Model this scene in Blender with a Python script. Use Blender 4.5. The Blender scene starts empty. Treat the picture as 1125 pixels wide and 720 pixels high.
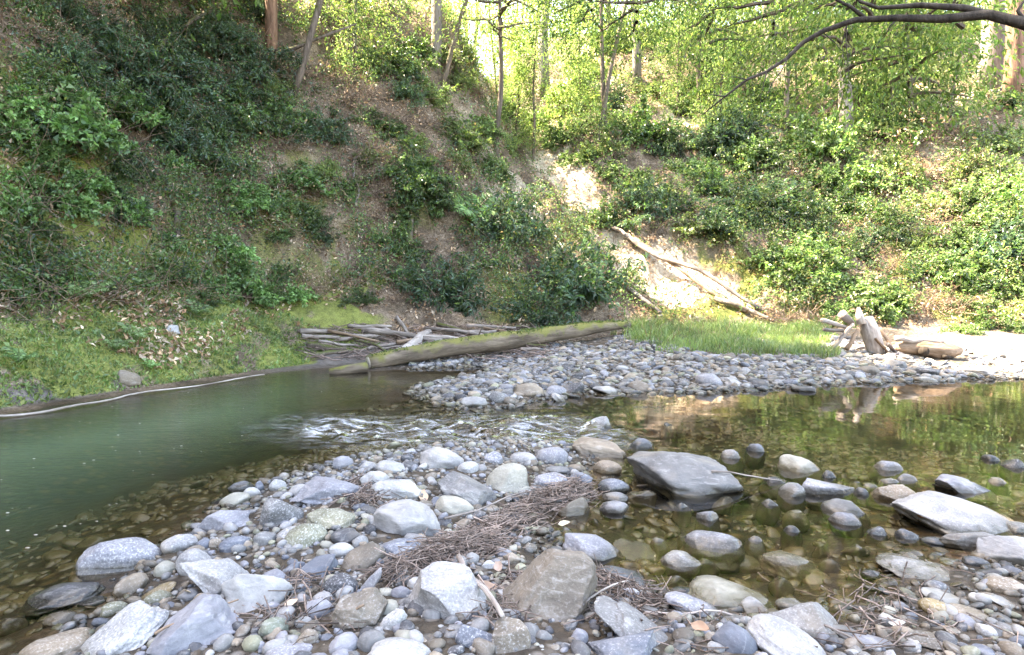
import bpy, math, random
import numpy as np
from mathutils import Vector, Matrix
R = math.radians
random.seed(7)
rng = np.random.default_rng(7)
SC = bpy.context.scene
COL = SC.collection
TAU = 2 * math.pi

# ------------------------------------------------------------------ noise
def _h(ix, iy, iz):
    n = (ix * 374761393 + iy * 668265263 + iz * 1274126177) & 0x7fffffff
    n = ((n ^ (n >> 13)) * 1103515245) & 0x7fffffff
    n = ((n ^ (n >> 16)) * 1274126177) & 0x7fffffff
    return ((n ^ (n >> 15)) & 0xffffff) / float(0xffffff)

def vn(p):
    """value noise, p (n,3) -> -1..1"""
    p = np.asarray(p, float)
    f = np.floor(p); i = f.astype(np.int64); t = p - f; t = t * t * t * (t * (t * 6 - 15) + 10)
    x, y, z = i[:, 0], i[:, 1], i[:, 2]; a, b, c = t[:, 0], t[:, 1], t[:, 2]
    def L(u, v, w): return u + (v - u) * w
    r = L(L(L(_h(x, y, z), _h(x+1, y, z), a), L(_h(x, y+1, z), _h(x+1, y+1, z), a), b),
          L(L(_h(x, y, z+1), _h(x+1, y, z+1), a), L(_h(x, y+1, z+1), _h(x+1, y+1, z+1), a), b), c)
    return r * 2 - 1

def fbm(p, s=1.0, oct=4, gain=.5, off=0.0):
    p = np.asarray(p, float) * s + off
    a, o, tot = 1.0, 0.0, 0.0
    for k in range(oct):
        o = o + a * vn(p); tot += a; a *= gain; p = p * 2.03 + 17.1
    return o / tot

def fb2(x, y, s, oct=3, off=0.0):
    x = np.ravel(x); y = np.ravel(y)
    return fbm(np.stack([x, y, np.zeros_like(x)], 1), s, oct, .5, off)

def sstep(a, b, x):
    t = np.clip((x - a) / (b - a), 0, 1); return t * t * (3 - 2 * t)

# ------------------------------------------------------------------ camera
CAM = np.array([0., 0., 1.4]); F = 746.0; CU, CV = 562.5, 360.0
PITCH = math.atan(40 / 746)
FWD = np.array([0, math.cos(PITCH), -math.sin(PITCH)]); UP = np.array([0, math.sin(PITCH), math.cos(PITCH)]); RT = np.array([1., 0, 0])
def ray(u, v):
    return FWD + RT * ((u - CU) / F) - UP * ((v - CV) / F)
def pix(u, v, z=0.0):
    d = ray(u, v); t = (z - CAM[2]) / d[2]; return CAM + d * t
def proj(p):
    q = np.asarray(p, float) - CAM
    d = q @ FWD
    return CU + F * (q @ RT) / d, CV - F * (q @ UP) / d, d
cam = bpy.data.cameras.new('camera'); cam_o = bpy.data.objects.new('camera', cam); COL.objects.link(cam_o)
cam.sensor_width = 36; cam.lens = 36 * F / 1125; cam.clip_end = 500; cam.clip_start = .05
cam_o.location = CAM; cam_o.rotation_euler = (R(90) - PITCH, 0, 0)
SC.camera = cam_o

# ------------------------------------------------------------------ object helpers
def tag(o, label=None, cat=None, group=None, kind=None):
    if label: o['label'] = label
    if cat: o['category'] = cat
    if group: o['group'] = group
    if kind: o['kind'] = kind
    return o
def empty(name, loc, rz=0, scale=1, rot=None):
    o = bpy.data.objects.new(name, None); COL.objects.link(o); o.location = [float(c) for c in loc]
    o.rotation_euler = rot if rot is not None else (0, 0, rz); o.scale = (scale,) * 3; return o
def link(name, me, parent=None, loc=None):
    o = bpy.data.objects.new(name, me); COL.objects.link(o)
    if parent: o.parent = parent
    if loc is not None: o.location = [float(c) for c in loc]
    return o
def mesh(name, V, faces, mat=None, smooth=True, col=None, mats=None):
    """faces: (n,k) int array or list of arrays with different k"""
    me = bpy.data.meshes.new(name)
    V = np.asarray(V, np.float32)
    fl = faces if isinstance(faces, list) else [faces]
    fl = [np.asarray(f, np.int32) for f in fl if len(f)]
    me.vertices.add(len(V)); me.vertices.foreach_set('co', V.ravel())
    loops = np.concatenate([f.ravel() for f in fl]); tot = np.concatenate([np.full(len(f), f.shape[1], np.int32) for f in fl])
    st = np.concatenate([[0], np.cumsum(tot)[:-1]]).astype(np.int32)
    me.loops.add(len(loops)); me.loops.foreach_set('vertex_index', loops)
    me.polygons.add(len(tot)); me.polygons.foreach_set('loop_start', st); me.polygons.foreach_set('loop_total', tot)
    me.polygons.foreach_set('use_smooth', np.full(len(tot), smooth, bool))
    me.update(calc_edges=True); me.validate()
    if col is not None:
        for nm, c in (col.items() if isinstance(col, dict) else [('lc', col)]):
            a = me.color_attributes.new(nm, 'FLOAT_COLOR', 'POINT')
            c = np.asarray(c, np.float32)
            if c.shape[1] == 3: c = np.concatenate([c, np.ones((len(c), 1), np.float32)], 1)
            a.data.foreach_set('color', c.ravel())
    if mat: me.materials.append(mat)
    return me
class MB:
    def __init__(s): s.V = []; s.F = {}; s.C = []; s.n = 0
    def add(s, V, F, C=None):
        V = np.asarray(V, float); F = np.asarray(F, int)
        s.V.append(V); s.F.setdefault(F.shape[1], []).append(F + s.n); s.n += len(V)
        s.C.append(np.tile(np.asarray(C if C is not None else (.5, .5, .5), float), (len(V), 1)) if C is None or np.ndim(C) == 1 else C)
    def tube(s, pts, rad, n=6, C=None, caps=True):
        pts = np.asarray(pts, float); rad = np.broadcast_to(np.asarray(rad, float), (len(pts),))
        T = np.gradient(pts, axis=0); T /= np.linalg.norm(T, axis=1, keepdims=True) + 1e-9
        ref = np.array([0, 0, 1.]) if abs(T[0][2]) < .8 else np.array([1., 0, 0])
        A = np.cross(T, ref); A /= np.linalg.norm(A, axis=1, keepdims=True) + 1e-9; B = np.cross(T, A)
        ang = np.arange(n) * TAU / n
        V = (pts[:, None] + rad[:, None, None] * (A[:, None] * np.cos(ang)[None, :, None] + B[:, None] * np.sin(ang)[None, :, None])).reshape(-1, 3)
        i = np.arange(len(pts) - 1)[:, None] * n; j = np.arange(n)[None]; k = (j + 1) % n
        Fq = np.stack([i + j, i + k, i + n + k, i + n + j], -1).reshape(-1, 4)
        base = s.n
        s.add(V, Fq, C)
        if caps:
            s.V.append(pts[[0, -1]]); s.C.append(np.tile(s.C[-1][:1], (2, 1)))
            j = np.arange(n); k = (j + 1) % n; m = (len(pts) - 1) * n
            s.F.setdefault(3, []).append(np.stack([base + k, base + j, np.full(n, s.n)], 1))
            s.F[3].append(np.stack([base + m + j, base + m + k, np.full(n, s.n + 1)], 1)); s.n += 2
    def build(s, name, mat, smooth=True):
        return mesh(name, np.concatenate(s.V), [np.concatenate(f) for f in s.F.values()], mat, smooth, np.concatenate(s.C))

def curve(a, b, n, wob, sag=0.0, r=None):
    """points from a to b with wobble"""
    r = r or rng
    a = np.asarray(a, float); b = np.asarray(b, float); t = np.linspace(0, 1, n)[:, None]
    L = np.linalg.norm(b - a); p = a + (b - a) * t
    o = r.uniform(0, 100)
    w = np.stack([vn(np.stack([t[:, 0] * 3 + o, np.full(n, k * 7.3), np.full(n, o)], 1)) for k in range(3)], 1)
    p = p + w * wob * L * np.sin(np.pi * t) ** .7
    p[:, 2] += sag * 4 * L * (t * (1 - t))[:, 0]
    return p

# ------------------------------------------------------------------ materials
class NT:
    def __init__(s, name):
        s.m = bpy.data.materials.new(name); s.m.use_nodes = True; s.t = s.m.node_tree; s.t.nodes.clear()
        s.out = s.n('ShaderNodeOutputMaterial')
    def n(s, typ, **kw):
        nd = s.t.nodes.new(typ)
        for k, v in kw.items(): setattr(nd, k, v)
        return nd
    def l(s, a, b): s.t.links.new(a, b)
    def set(s, inp, v):
        if isinstance(v, bpy.types.NodeSocket): s.l(v, inp)
        elif isinstance(v, (tuple, list)) and inp.type == 'RGBA' and len(v) == 3: inp.default_value = (*v, 1)
        else: inp.default_value = v
    def noise(s, scale, vec=None, detail=4, rough=.55, dist=0.0, dim='3D'):
        nd = s.n('ShaderNodeTexNoise', noise_dimensions=dim); nd.inputs['Scale'].default_value = scale
        nd.inputs['Detail'].default_value = detail; nd.inputs['Roughness'].default_value = rough; nd.inputs['Distortion'].default_value = dist
        if vec is not None: s.l(vec, nd.inputs['Vector'])
        return nd.outputs['Fac']
    def vor(s, scale, vec=None, feature='F1', out='Distance', rnd=1.0):
        nd = s.n('ShaderNodeTexVoronoi', feature=feature); nd.inputs['Scale'].default_value = scale; nd.inputs['Randomness'].default_value = rnd
        if vec is not None: s.l(vec, nd.inputs['Vector'])
        return nd.outputs[out]
    def ramp(s, fac, stops, interp='LINEAR'):
        nd = s.n('ShaderNodeValToRGB'); cr = nd.color_ramp; cr.interpolation = interp
        while len(cr.elements) < len(stops): cr.elements.new(.5)
        for e, (p, c) in zip(cr.elements, stops):
            e.position = p; e.color = (c, c, c, 1) if np.isscalar(c) else (*c, 1)
        s.l(fac, nd.inputs[0]); return nd.outputs[0]
    def mr(s, v, a, b, c=0.0, d=1.0):
        nd = s.n('ShaderNodeMapRange'); s.set(nd.inputs[0], v)
        for i, q in enumerate((a, b, c, d)): nd.inputs[i + 1].default_value = q
        return nd.outputs[0]
    def mix(s, fac, a, b, mode='MIX'):
        nd = s.n('ShaderNodeMix', data_type='RGBA', blend_type=mode); s.set(nd.inputs[0], fac); s.set(nd.inputs[6], a); s.set(nd.inputs[7], b); return nd.outputs[2]
    def math(s, op, a, b=0.0, clamp=False):
        nd = s.n('ShaderNodeMath', operation=op, use_clamp=clamp); s.set(nd.inputs[0], a); s.set(nd.inputs[1], b); return nd.outputs[0]
    def bump(s, h, strength=.5, dist=.01, prev=None):
        nd = s.n('ShaderNodeBump'); nd.inputs['Strength'].default_value = strength; nd.inputs['Distance'].default_value = dist
        s.l(h, nd.inputs['Height'])
        if prev is not None: s.l(prev, nd.inputs['Normal'])
        return nd.outputs[0]
    def attr(s, name, out='Color'): return s.n('ShaderNodeAttribute', attribute_name=name).outputs[out]
    def sep(s, c):
        nd = s.n('ShaderNodeSeparateColor'); s.l(c, nd.inputs[0]); return nd.outputs
    def pbsdf(s, **kw):
        nd = s.n('ShaderNodeBsdfPrincipled')
        for k, v in kw.items(): s.set(nd.inputs[k.replace('_', ' ')], v)
        return nd.outputs[0]
    def fin(s, sh): s.l(sh, s.out.inputs['Surface']); return s.m

def mat_stone(name, source):
    """source 'object' = object colour, 'attr' = colour attribute"""
    t = NT(name)
    oi = t.n('ShaderNodeObjectInfo'); tc = t.n('ShaderNodeTexCoord'); geo = t.n('ShaderNodeNewGeometry')
    if source == 'object':
        base = oi.outputs['Color']
        mp = t.n('ShaderNodeVectorMath', operation='ADD'); t.l(tc.outputs['Object'], mp.inputs[0])
        cb = t.n('ShaderNodeCombineXYZ'); r100 = t.math('MULTIPLY', oi.outputs['Random'], 83.0)
        for k in range(3): t.l(r100, cb.inputs[k])
        t.l(cb.outputs[0], mp.inputs[1]); P = mp.outputs[0]
    else:
        base = t.attr('lc'); P = geo.outputs['Position']
    # stretched coords for layering
    st = t.n('ShaderNodeMapping'); t.l(P, st.inputs[0]); st.inputs['Scale'].default_value = (1, 1.3, 4.5); st.inputs['Rotation'].default_value = (.5, .3, 0)
    n1 = t.noise(7, P, 5, .6); n2 = t.noise(9, st.outputs[0], 4, .6, .6); n3 = t.noise(95, P, 3, .7); n4 = t.noise(260, P, 2, .6)
    spk = t.mr(t.math('FRACT', t.math('MULTIPLY', oi.outputs['Random'], 7.7)), .2, 1.0, .1, 1.0)
    c = t.mix(t.mr(n1, .3, .7), t.mix(1.0, base, (.62, .62, .64), 'MULTIPLY'), t.mix(1.0, base, (1.22, 1.2, 1.17), 'MULTIPLY'))
    c = t.mix(t.mr(n2, .56, .7, 0, .55), c, t.mix(.5, base, (.5, .48, .46)))
    c = t.mix(t.mr(n2, .32, .42, .5, 0), c, t.mix(1.0, base, (.55, .53, .52), 'MULTIPLY'))
    c = t.mix(t.math('MULTIPLY', t.mr(n3, .54, .66, 0, .5), spk), c, (.62, .61, .62))
    c = t.mix(t.math('MULTIPLY', t.mr(n3, .36, .46, .5, 0), spk), c, t.mix(1.0, base, (.3, .3, .32), 'MULTIPLY'))
    c = t.mix(t.mr(n4, .58, .68, 0, .3), c, (.1, .1, .1))
    n5 = t.noise(3.1, P, 3, .6)
    c = t.mix(t.mr(n5, .55, .75, 0, .5), c, t.mix(.6, base, (.33, .27, .19)))
    # pale mineral vein
    vv = t.noise(2.3, P, 4, .55, .4); vein = t.math('ABSOLUTE', t.math('SUBTRACT', vv, .5))
    c = t.mix(t.mr(vein, .0, .007, .10, 0), c, (.6, .59, .57))
    # real wetness by height over the water level
    z = t.n('ShaderNodeSeparateXYZ'); t.l(geo.outputs['Position'], z.inputs[0])
    zz = t.math('ADD', z.outputs[2], t.mr(t.noise(14, geo.outputs['Position'], 3), .3, .7, -.012, .012))
    wet = t.mr(zz, .018, .06, 1, 0)
    c = t.mix(wet, c, t.mix(1.0, c, (.36, .33, .27), 'MULTIPLY'))
    under = t.mr(zz, -.05, .0, 1, 0)
    c = t.mix(t.math('MULTIPLY', under, .6), c, (.13, .10, .045))
    rough = t.mr(wet, 0, 1, .72, .22)
    b = t.bump(n1, .35, .03); b = t.bump(n3, .35, .004, b); b = t.bump(n2, .3, .012, b)
    return t.fin(t.pbsdf(Base_Color=c, Roughness=rough, Normal=b, Specular_IOR_Level=.35))

def mat_leaf(name, trans=.42, rough=.45, spec=.35):
    t = NT(name); oi = t.n('ShaderNodeObjectInfo')
    c = t.mix(1.0, t.attr('lc'), t.mr(oi.outputs['Random'], 0, 1, .78, 1.2), 'MULTIPLY')
    geo = t.n('ShaderNodeNewGeometry')
    c = t.mix(1.0, c, t.mr(t.noise(1.0, geo.outputs['Position'], 3), .32, .68, .62, 1.4), 'MULTIPLY')
    p = t.pbsdf(Base_Color=c, Roughness=rough, Specular_IOR_Level=spec)
    tr = t.n('ShaderNodeBsdfTranslucent'); t.l(t.mix(1.0, c, (1.2, 1.38, .85), 'MULTIPLY'), tr.inputs[0])
    mx = t.n('ShaderNodeMixShader'); mx.inputs[0].default_value = trans; t.l(p, mx.inputs[1]); t.l(tr.outputs[0], mx.inputs[2])
    return t.fin(mx.outputs[0])

def mat_wood(name, a, b, scale=10, bump=.5, attr=False, moss=None, axis=False):
    t = NT(name); tc = t.n('ShaderNodeTexCoord'); geo = t.n('ShaderNodeNewGeometry'); P = t.attr('ax', 'Vector') if axis else tc.outputs['Object']
    mp = t.n('ShaderNodeMapping'); t.l(P, mp.inputs[0]); mp.inputs['Scale'].default_value = (1, 1, .18)
    n1 = t.noise(scale, mp.outputs[0], 5, .65, .3); n2 = t.noise(scale * 5, mp.outputs[0], 3, .6); n3 = t.noise(1.7, P, 3)
    c = t.mix(t.mr(n1, .35, .68), a, b)
    c = t.mix(t.mr(n2, .4, .7, 0, .4), c, t.mix(1.0, c, (.45, .42, .4), 'MULTIPLY'))
    c = t.mix(1.0, c, t.mr(n3, .3, .7, .75, 1.25), 'MULTIPLY')
    if attr: c = t.mix(1.0, c, t.attr('lc'), 'MULTIPLY')
    if moss:
        nz = t.n('ShaderNodeSeparateXYZ'); t.l(geo.outputs['Normal'], nz.inputs[0])
        m = t.math('ADD', nz.outputs[2], t.mr(t.noise(3.2, P, 5, .65), .3, .7, -.8, .7))
        c = t.mix(t.mr(m, .05, .75), c, t.mix(t.noise(40, P, 2), moss, tuple(q * 1.7 for q in moss)))
    bb = t.bump(n1, bump, .03); bb = t.bump(n2, bump * .6, .006, bb)
    return t.fin(t.pbsdf(Base_Color=c, Roughness=.85, Normal=bb, Specular_IOR_Level=.25))
# ------------------------------------------------------------------ terrain
def P2(lst): return np.array([pix(u, v)[:2] for u, v in lst])
SHORE = np.concatenate([[(-9.5, -60), (-9.3, -8), (-8.6, 0), (-7.2, 4.5)],
    P2([(0, 456), (55, 447), (140, 434), (215, 422), (290, 411), (350, 405), (378, 404), (405, 408), (470, 405), (530, 403), (543, 408),
        (505, 414), (462, 424), (455, 431), (478, 441), (512, 450), (548, 449), (600, 440), (655, 433), (720, 432), (790, 431), (850, 428), (920, 423), (1000, 419), (1125, 415)]),
    [(14, 11.3), (22, 11), (60, 6)]])
LAND = np.concatenate([SHORE, [(60, 120), (-90, 120), (-90, -60)]])
FRONT = np.concatenate([P2([(15, 735), (75, 690), (128, 660), (120, 640), (165, 612), (205, 582), (245, 555), (300, 528), (360, 508), (430, 494), (500, 487), (560, 483), (610, 486), (650, 493), (655, 512), (640, 545), (612, 560), (606, 590), (625, 622), (690, 637), (740, 655), (800, 672), (880, 690), (930, 682), (965, 660), (1000, 640), (1050, 618), (1125, 604), (1300, 590)]),
    [(7.5, 3.5), (14, 4.5), (40, 2), (40, -40), (-6, -40), (-3.5, 0)]])
TOE = np.concatenate([[(-10, -60), (-9.8, -8), (-9.0, 0), (-7.6, 4.6)], P2([(-2, 455), (55, 446), (140, 433), (215, 421), (290, 410), (340, 403)]) + np.array([-.12, .12]),
    [(-4.1, 13.6), (-2.6, 14.7), (0, 15.6), (2.6, 16.3), (6, 16.6), (8.5, 16.2), (11, 15.4), (15, 14.5), (24, 14), (60, 10)]])
HILL = np.concatenate([TOE, [(60, 120), (-90, 120), (-90, -60)]])
def sdf(poly, x, y, chunk=60000):
    """signed distance, positive inside"""
    x = np.ravel(x); y = np.ravel(y); out = np.empty(len(x)); A = poly; B = np.roll(poly, -1, 0)
    for s in range(0, len(x), chunk):
        px = x[s:s+chunk, None]; py = y[s:s+chunk, None]
        dx = (B - A)[:, 0]; dy = (B - A)[:, 1]
        t = np.clip(((px - A[:, 0]) * dx + (py - A[:, 1]) * dy) / (dx * dx + dy * dy + 1e-12), 0, 1)
        d = np.sqrt(((px - A[:, 0] - t * dx) ** 2 + (py - A[:, 1] - t * dy) ** 2).min(1))
        c = (A[:, 1] > py) != (B[:, 1] > py)
        xi = A[:, 0] + (py - A[:, 1]) * dx / (dy + 1e-12)
        ins = (np.sum(c & (px < xi), 1) % 2) == 1
        out[s:s+chunk] = np.where(ins, d, -d)
    return out
def segd(a, b, x, y):
    a = np.asarray(a); b = np.asarray(b); d = b - a
    t = np.clip(((x - a[0]) * d[0] + (y - a[1]) * d[1]) / (d @ d), 0, 1)
    return np.hypot(x - a[0] - t * d[0], y - a[1] - t * d[1]), t
LT = np.array([-200, 0, .15, .5, 1.5, 2.3, 3, 4.5, 8, 12, 17, 40, 120]); LZ = np.array([-60, -.05, .16, .42, 1.15, 1.8, 3.1, 5.6, 11, 16, 19.5, 24, 26])
RT_ = np.array([-200, 0, .6, 3, 6, 10, 16, 24, 40, 120]); RZ = np.array([-30, .38, .75, 2.5, 4.9, 8.2, 12.6, 16.5, 21, 24])
def smax(a, b, k=.06):
    h = np.clip(.5 + .5 * (a - b) / k, 0, 1); return b + (a - b) * h + k * h * (1 - h)
SLIDE = [(1.1, 25.5), (2.3, 22.2), (3.6, 19.4), (5.2, 17.2)]
def ground(x, y, full=False):
    x = np.ravel(np.asarray(x, float)); y = np.ravel(np.asarray(y, float))
    sl = sdf(LAND, x, y); sf = sdf(FRONT, x, y); th = sdf(HILL, x, y)
    n1 = fb2(x, y, .9, 3); n2 = fb2(x, y, 3.3, 3, 5.5); n3 = fb2(x, y, .28, 3, 9.1)
    sl = sl + .16 * n2 * sstep(1.5, 3, x + 3) ; sf2 = sf + .10 * n2
    # stream bed: deep pool on the left, shallow on the right
    left = sstep(.6, -4.0, x + .25 * (y - 6))
    bed = -(.27 + .69 * left - .14 * sstep(6.6, 5.0, y - .12 * x) * (1 - left) + .2 * sstep(6.4, 7.4, y) * (1 - left) * sstep(.6, 1.6, x)) + .05 * n1
    land = np.where(sl > 0, .11 * sl, .22 * sl); land = np.minimum(land, .34 + .035 * sl) + .03 * n2 * sstep(.1, 1, sl)
    land = np.where(sl < 0, np.maximum(sl * .25, -1.2), land)
    front = np.where(sf2 > 0, .30 * (1 - np.exp(-sf2 * .55)), .20 * sf2)
    rightb = sstep(1.3, 2.6, x)                         # the low wet cobbles on the right stay near the water
    front = np.where(sf2 > 0, front * (1 - .55 * rightb), front * (1 - .55 * rightb)) + .025 * n1 * sstep(0, .6, sf2)
    front = np.maximum(front, -1.2) + np.where(y < -2, (-2 - y) * .12, 0)
    w = sstep(1.2, -2.6, x + .05 * (y - 14))
    hl = np.interp(th, LT, LZ); hr = np.interp(th, RT_, RZ)
    # ravine in the middle
    rav = np.exp(-((x - (.4 - .10 * (y - 18))) / 2.6) ** 2) * sstep(2, 12, th)
    hr = hr * (1 - .22 * rav)
    hl = np.where(y > 18, hl * (1 - .35 * sstep(18, 34, y)), hl)
    hill = hl * w + hr * (1 - w)
    amp = sstep(.3, 3, th)
    hill = hill + amp * (.55 * n3 * (1 + w) + .50 * n1 + .20 * n2) + (1 - amp) * sstep(-.1, .4, th) * .09 * n2
    # broken ledges on the steep left bank
    lz = hill + .5 * n1
    hill = hill + w * amp * .16 * (np.abs(((lz / 1.25) % 1.0) - .5) * 2 - .5)
    sd = np.full(len(x), 9.)
    for a, b in zip(SLIDE[:-1], SLIDE[1:]): sd = np.minimum(sd, segd(a, b, x, y)[0])
    for bx, by, br in ((4.6, 19.2, .35), (5.5, 18.3, .4), (-.6, 28, .7)): sd = np.minimum(sd, np.maximum(np.hypot(x - bx, y - by) - br, 0))
    hill = hill - .45 * np.exp(-(sd / .9) ** 2) * sstep(.3, 2, th)
    z = smax(smax(smax(bed, land, .08), front, .05), hill, .12)
    return (z, sl, sf, th, w, sd, n1, n2, n3) if full else z
def gz(x, y): return float(ground([x], [y])[0])
def hit(u, v, t0=1.2, t1=60):
    d = ray(u, v); t = np.concatenate([np.arange(t0, 8, .04), np.arange(8, t1, .12)])
    p = CAM + d * t[:, None]; k = p[:, 2] < ground(p[:, 0], p[:, 1])
    i = int(np.argmax(k)) if k.any() else len(t) - 1
    return p[i]
def normal(x, y, e=.12):
    a = ground([x - e, x + e, x, x], [y, y, y - e, y + e]); n = np.array([a[0] - a[1], a[2] - a[3], 2 * e]); return n / np.linalg.norm(n)

def axis(parts):
    out = [];
    for a, b, s in parts: out.append(np.arange(a, b, s))
    return np.unique(np.round(np.concatenate(out), 4))
gx = axis([(-90, -40, 5), (-40, -20, 1.5), (-20, -11, .35), (-11, -4, .055), (-4, 7, .05), (7, 12, .09), (12, 22, .3), (22, 40, 1.2), (40, 61, 4)])
gy = axis([(-60, -10, 5), (-10, 0, 1.0), (0, 1.6, .12), (1.6, 8, .045), (8, 19, .055), (19, 27, .11), (27, 40, .35), (40, 60, 1.5), (60, 121, 6)])
XX, YY = np.meshgrid(gx, gy); X1, Y1 = XX.ravel(), YY.ravel()
Z1, sl, sf, th, w_, sd_, n1, n2, n3 = ground(X1, Y1, True)
fine = fb2(X1, Y1, 9, 3, 3.3)
Z1 = Z1 + .07 * fb2(X1, Y1, 5.5, 3, 8.8) * sstep(.0, .2, th) * sstep(.9, .3, th) * w_
Z1 = Z1 + .018 * fine * sstep(-.2, .1, Z1) + .05 * fb2(X1, Y1, 4.1, 3, 1.9) * sstep(.5, 2, th)
nx, ny = len(gx), len(gy)
ii = (np.arange(ny - 1)[:, None] * nx + np.arange(nx - 1)[None]).ravel()
quads = np.stack([ii, ii + 1, ii + nx + 1, ii + nx], 1)
# masks: moss, gravel, bare pale soil, bare dark mud
slope = np.zeros_like(Z1)
mossn = fb2(X1, Y1, .75, 4, 41.); mossn2 = fb2(X1, Y1, 2.4, 3, 12.)
band = sstep(-.3, -.12, th) * sstep(3.6, 2.2, th + 1.0 * mossn) * sstep(-2.2, -3.6, X1 + .0 * Y1)
moss = np.maximum(.9 * band * sstep(-.55, .05, mossn2 + .35 * mossn), .55 * sstep(.02, .35, mossn) * w_ * sstep(1.2, 3.0, th) * sstep(7.5, 3.5, th))
moss = np.maximum(moss, .85 * sstep(.02, .3, mossn) * (1 - w_) * sstep(.2, .8, th) * sstep(6, 2, th))
for hu, hv, hr in ((60, 205, 1.5), (120, 235, 1.2), (30, 235, 1.2), (300, 325, .9), (215, 275, .6)):
    hp = hit(hu, hv); moss = np.maximum(moss, .95 * sstep(hr, hr * .4, np.hypot(X1 - hp[0], Y1 - hp[1]) + .5 * mossn2))
moss = moss * sstep(.015, .06, Z1)
gravel = np.maximum(sstep(-.05, .05, sf), sstep(.5, -.1, th) * sstep(-3.5, -2.0, X1) * sstep(-.1, .1, sl))
pale = sstep(.95, .25, sd_ + .6 * mossn2) * sstep(.2, 1, th)
pale = np.maximum(pale, .28 * sstep(7, 9, X1) * sstep(.9, 1.6, sl + .9 * mossn2) * sstep(.5, .0, th)); gravel = gravel * (1 - .8 * pale)
pale = np.maximum(pale, .8 * sstep(.2, .45, fb2(X1, Y1, .5, 3, 77.)) * (1 - w_) * sstep(2.5, 5, th))
mud = np.maximum(sstep(.5, .1, th) * sstep(-1.6, -3, X1) * sstep(-4.6, -4.0, X1) * sstep(-.1, .05, Z1), sstep(.26, .1, th + .25 * mossn2) * sstep(-5.2, -5.6, X1) * sstep(-.1, .1, th) * sstep(.4, .1, Z1))
masks = np.stack([moss, np.clip(gravel, 0, 1), np.clip(pale, 0, 1), np.clip(mud, 0, 1)], 1)

def mat_ground():
    t = NT('forest floor'); geo = t.n('ShaderNodeNewGeometry'); P = geo.outputs['Position']
    ma = t.n('ShaderNodeAttribute', attribute_name='mask'); s = t.sep(ma.outputs['Color']); al = ma.outputs['Alpha']
    n1 = t.noise(1.3, P, 5, .6); n2 = t.noise(8, P, 5, .65); n3 = t.noise(40, P, 4, .7); v1 = t.vor(16, P, out='Color'); v1d = t.vor(16, P)
    v2 = t.vor(34, P, out='Color')
    soil = t.mix(t.mr(n2, .3, .7), (.035, .025, .017), (.135, .098, .068))
    litter = t.mix(t.sep(v2)[0], (.10, .065, .04), (.42, .32, .24))
    c = t.mix(t.mr(t.math('MULTIPLY', n1, t.mr(n3, .2, .8, .6, 1.4)), .42, .62, 0, .75), soil, litter)
    pale = t.mix(t.mr(n2, .3, .7), (.40, .32, .23), (.66, .58, .46)); pale = t.mix(t.mr(n3, .45, .65, 0, .7), pale, (.22, .165, .11)); pale = t.mix(t.mr(t.noise(3.1, P, 4, .65), .5, .66, 0, .8), pale, (.17, .12, .08))
    c = t.mix(s[2], c, pale)
    mud = t.mix(t.mr(n2, .3, .7), (.075, .065, .06), (.19, .165, .15)); mud = t.mix(t.mr(n3, .5, .65, 0, .5), mud, (.05, .04, .035))
    c = t.mix(al, c, mud)
    grav = t.mix(t.sep(v1)[1], (.06, .052, .047), (.21, .19, .17)); grav = t.mix(t.mr(v1d, .25, .55), grav, (.04, .032, .025))
    grav = t.mix(t.mr(n2, .4, .7, 0, .6), grav, (.12, .09, .06))
    c = t.mix(s[1], c, grav)
    ms = t.mix(t.mr(n2, .3, .7), (.055, .062, .018), (.17, .19, .045)); ms = t.mix(t.mr(n3, .45, .7), ms, (.24, .25, .075)); ms = t.mix(t.mr(n1, .5, .7, 0, .5), ms, (.09, .075, .03))
    c = t.mix(t.mr(t.math('ADD', s[0], t.mr(n3, .3, .7, -.25, .25)), .3, .7), c, ms)
    z = t.n('ShaderNodeSeparateXYZ'); t.l(P, z.inputs[0])
    bedc = t.mix(t.sep(t.vor(9, P, out='Color'))[0], (.050, .036, .014), (.26, .18, .07)); bedc = t.mix(t.mr(t.vor(9, P), .22, .5), bedc, (.03, .024, .012))
    bedc = t.mix(t.mr(n1, .4, .65), bedc, (.085, .07, .032))
    c = t.mix(t.mr(z.outputs[2], -.06, .0, 1, 0), c, bedc)
    wet = t.mr(z.outputs[2], .0, .06, 1, 0)
    c = t.mix(wet, c, t.mix(1.0, c, (.55, .5, .45), 'MULTIPLY'))
    b = t.bump(n2, .6, .06); b = t.bump(n3, .7, .02, b); b = t.bump(v1d, t.mr and .5, .02, b)
    return t.fin(t.pbsdf(Base_Color=c, Roughness=t.mr(wet, 0, 1, .9, .45), Normal=b, Specular_IOR_Level=.2))
M_GROUND = mat_ground()
g = link('ground', mesh('ground', np.stack([X1, Y1, Z1], 1), quads, M_GROUND, True, {'mask': masks}))
tag(g, kind='structure')

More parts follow.
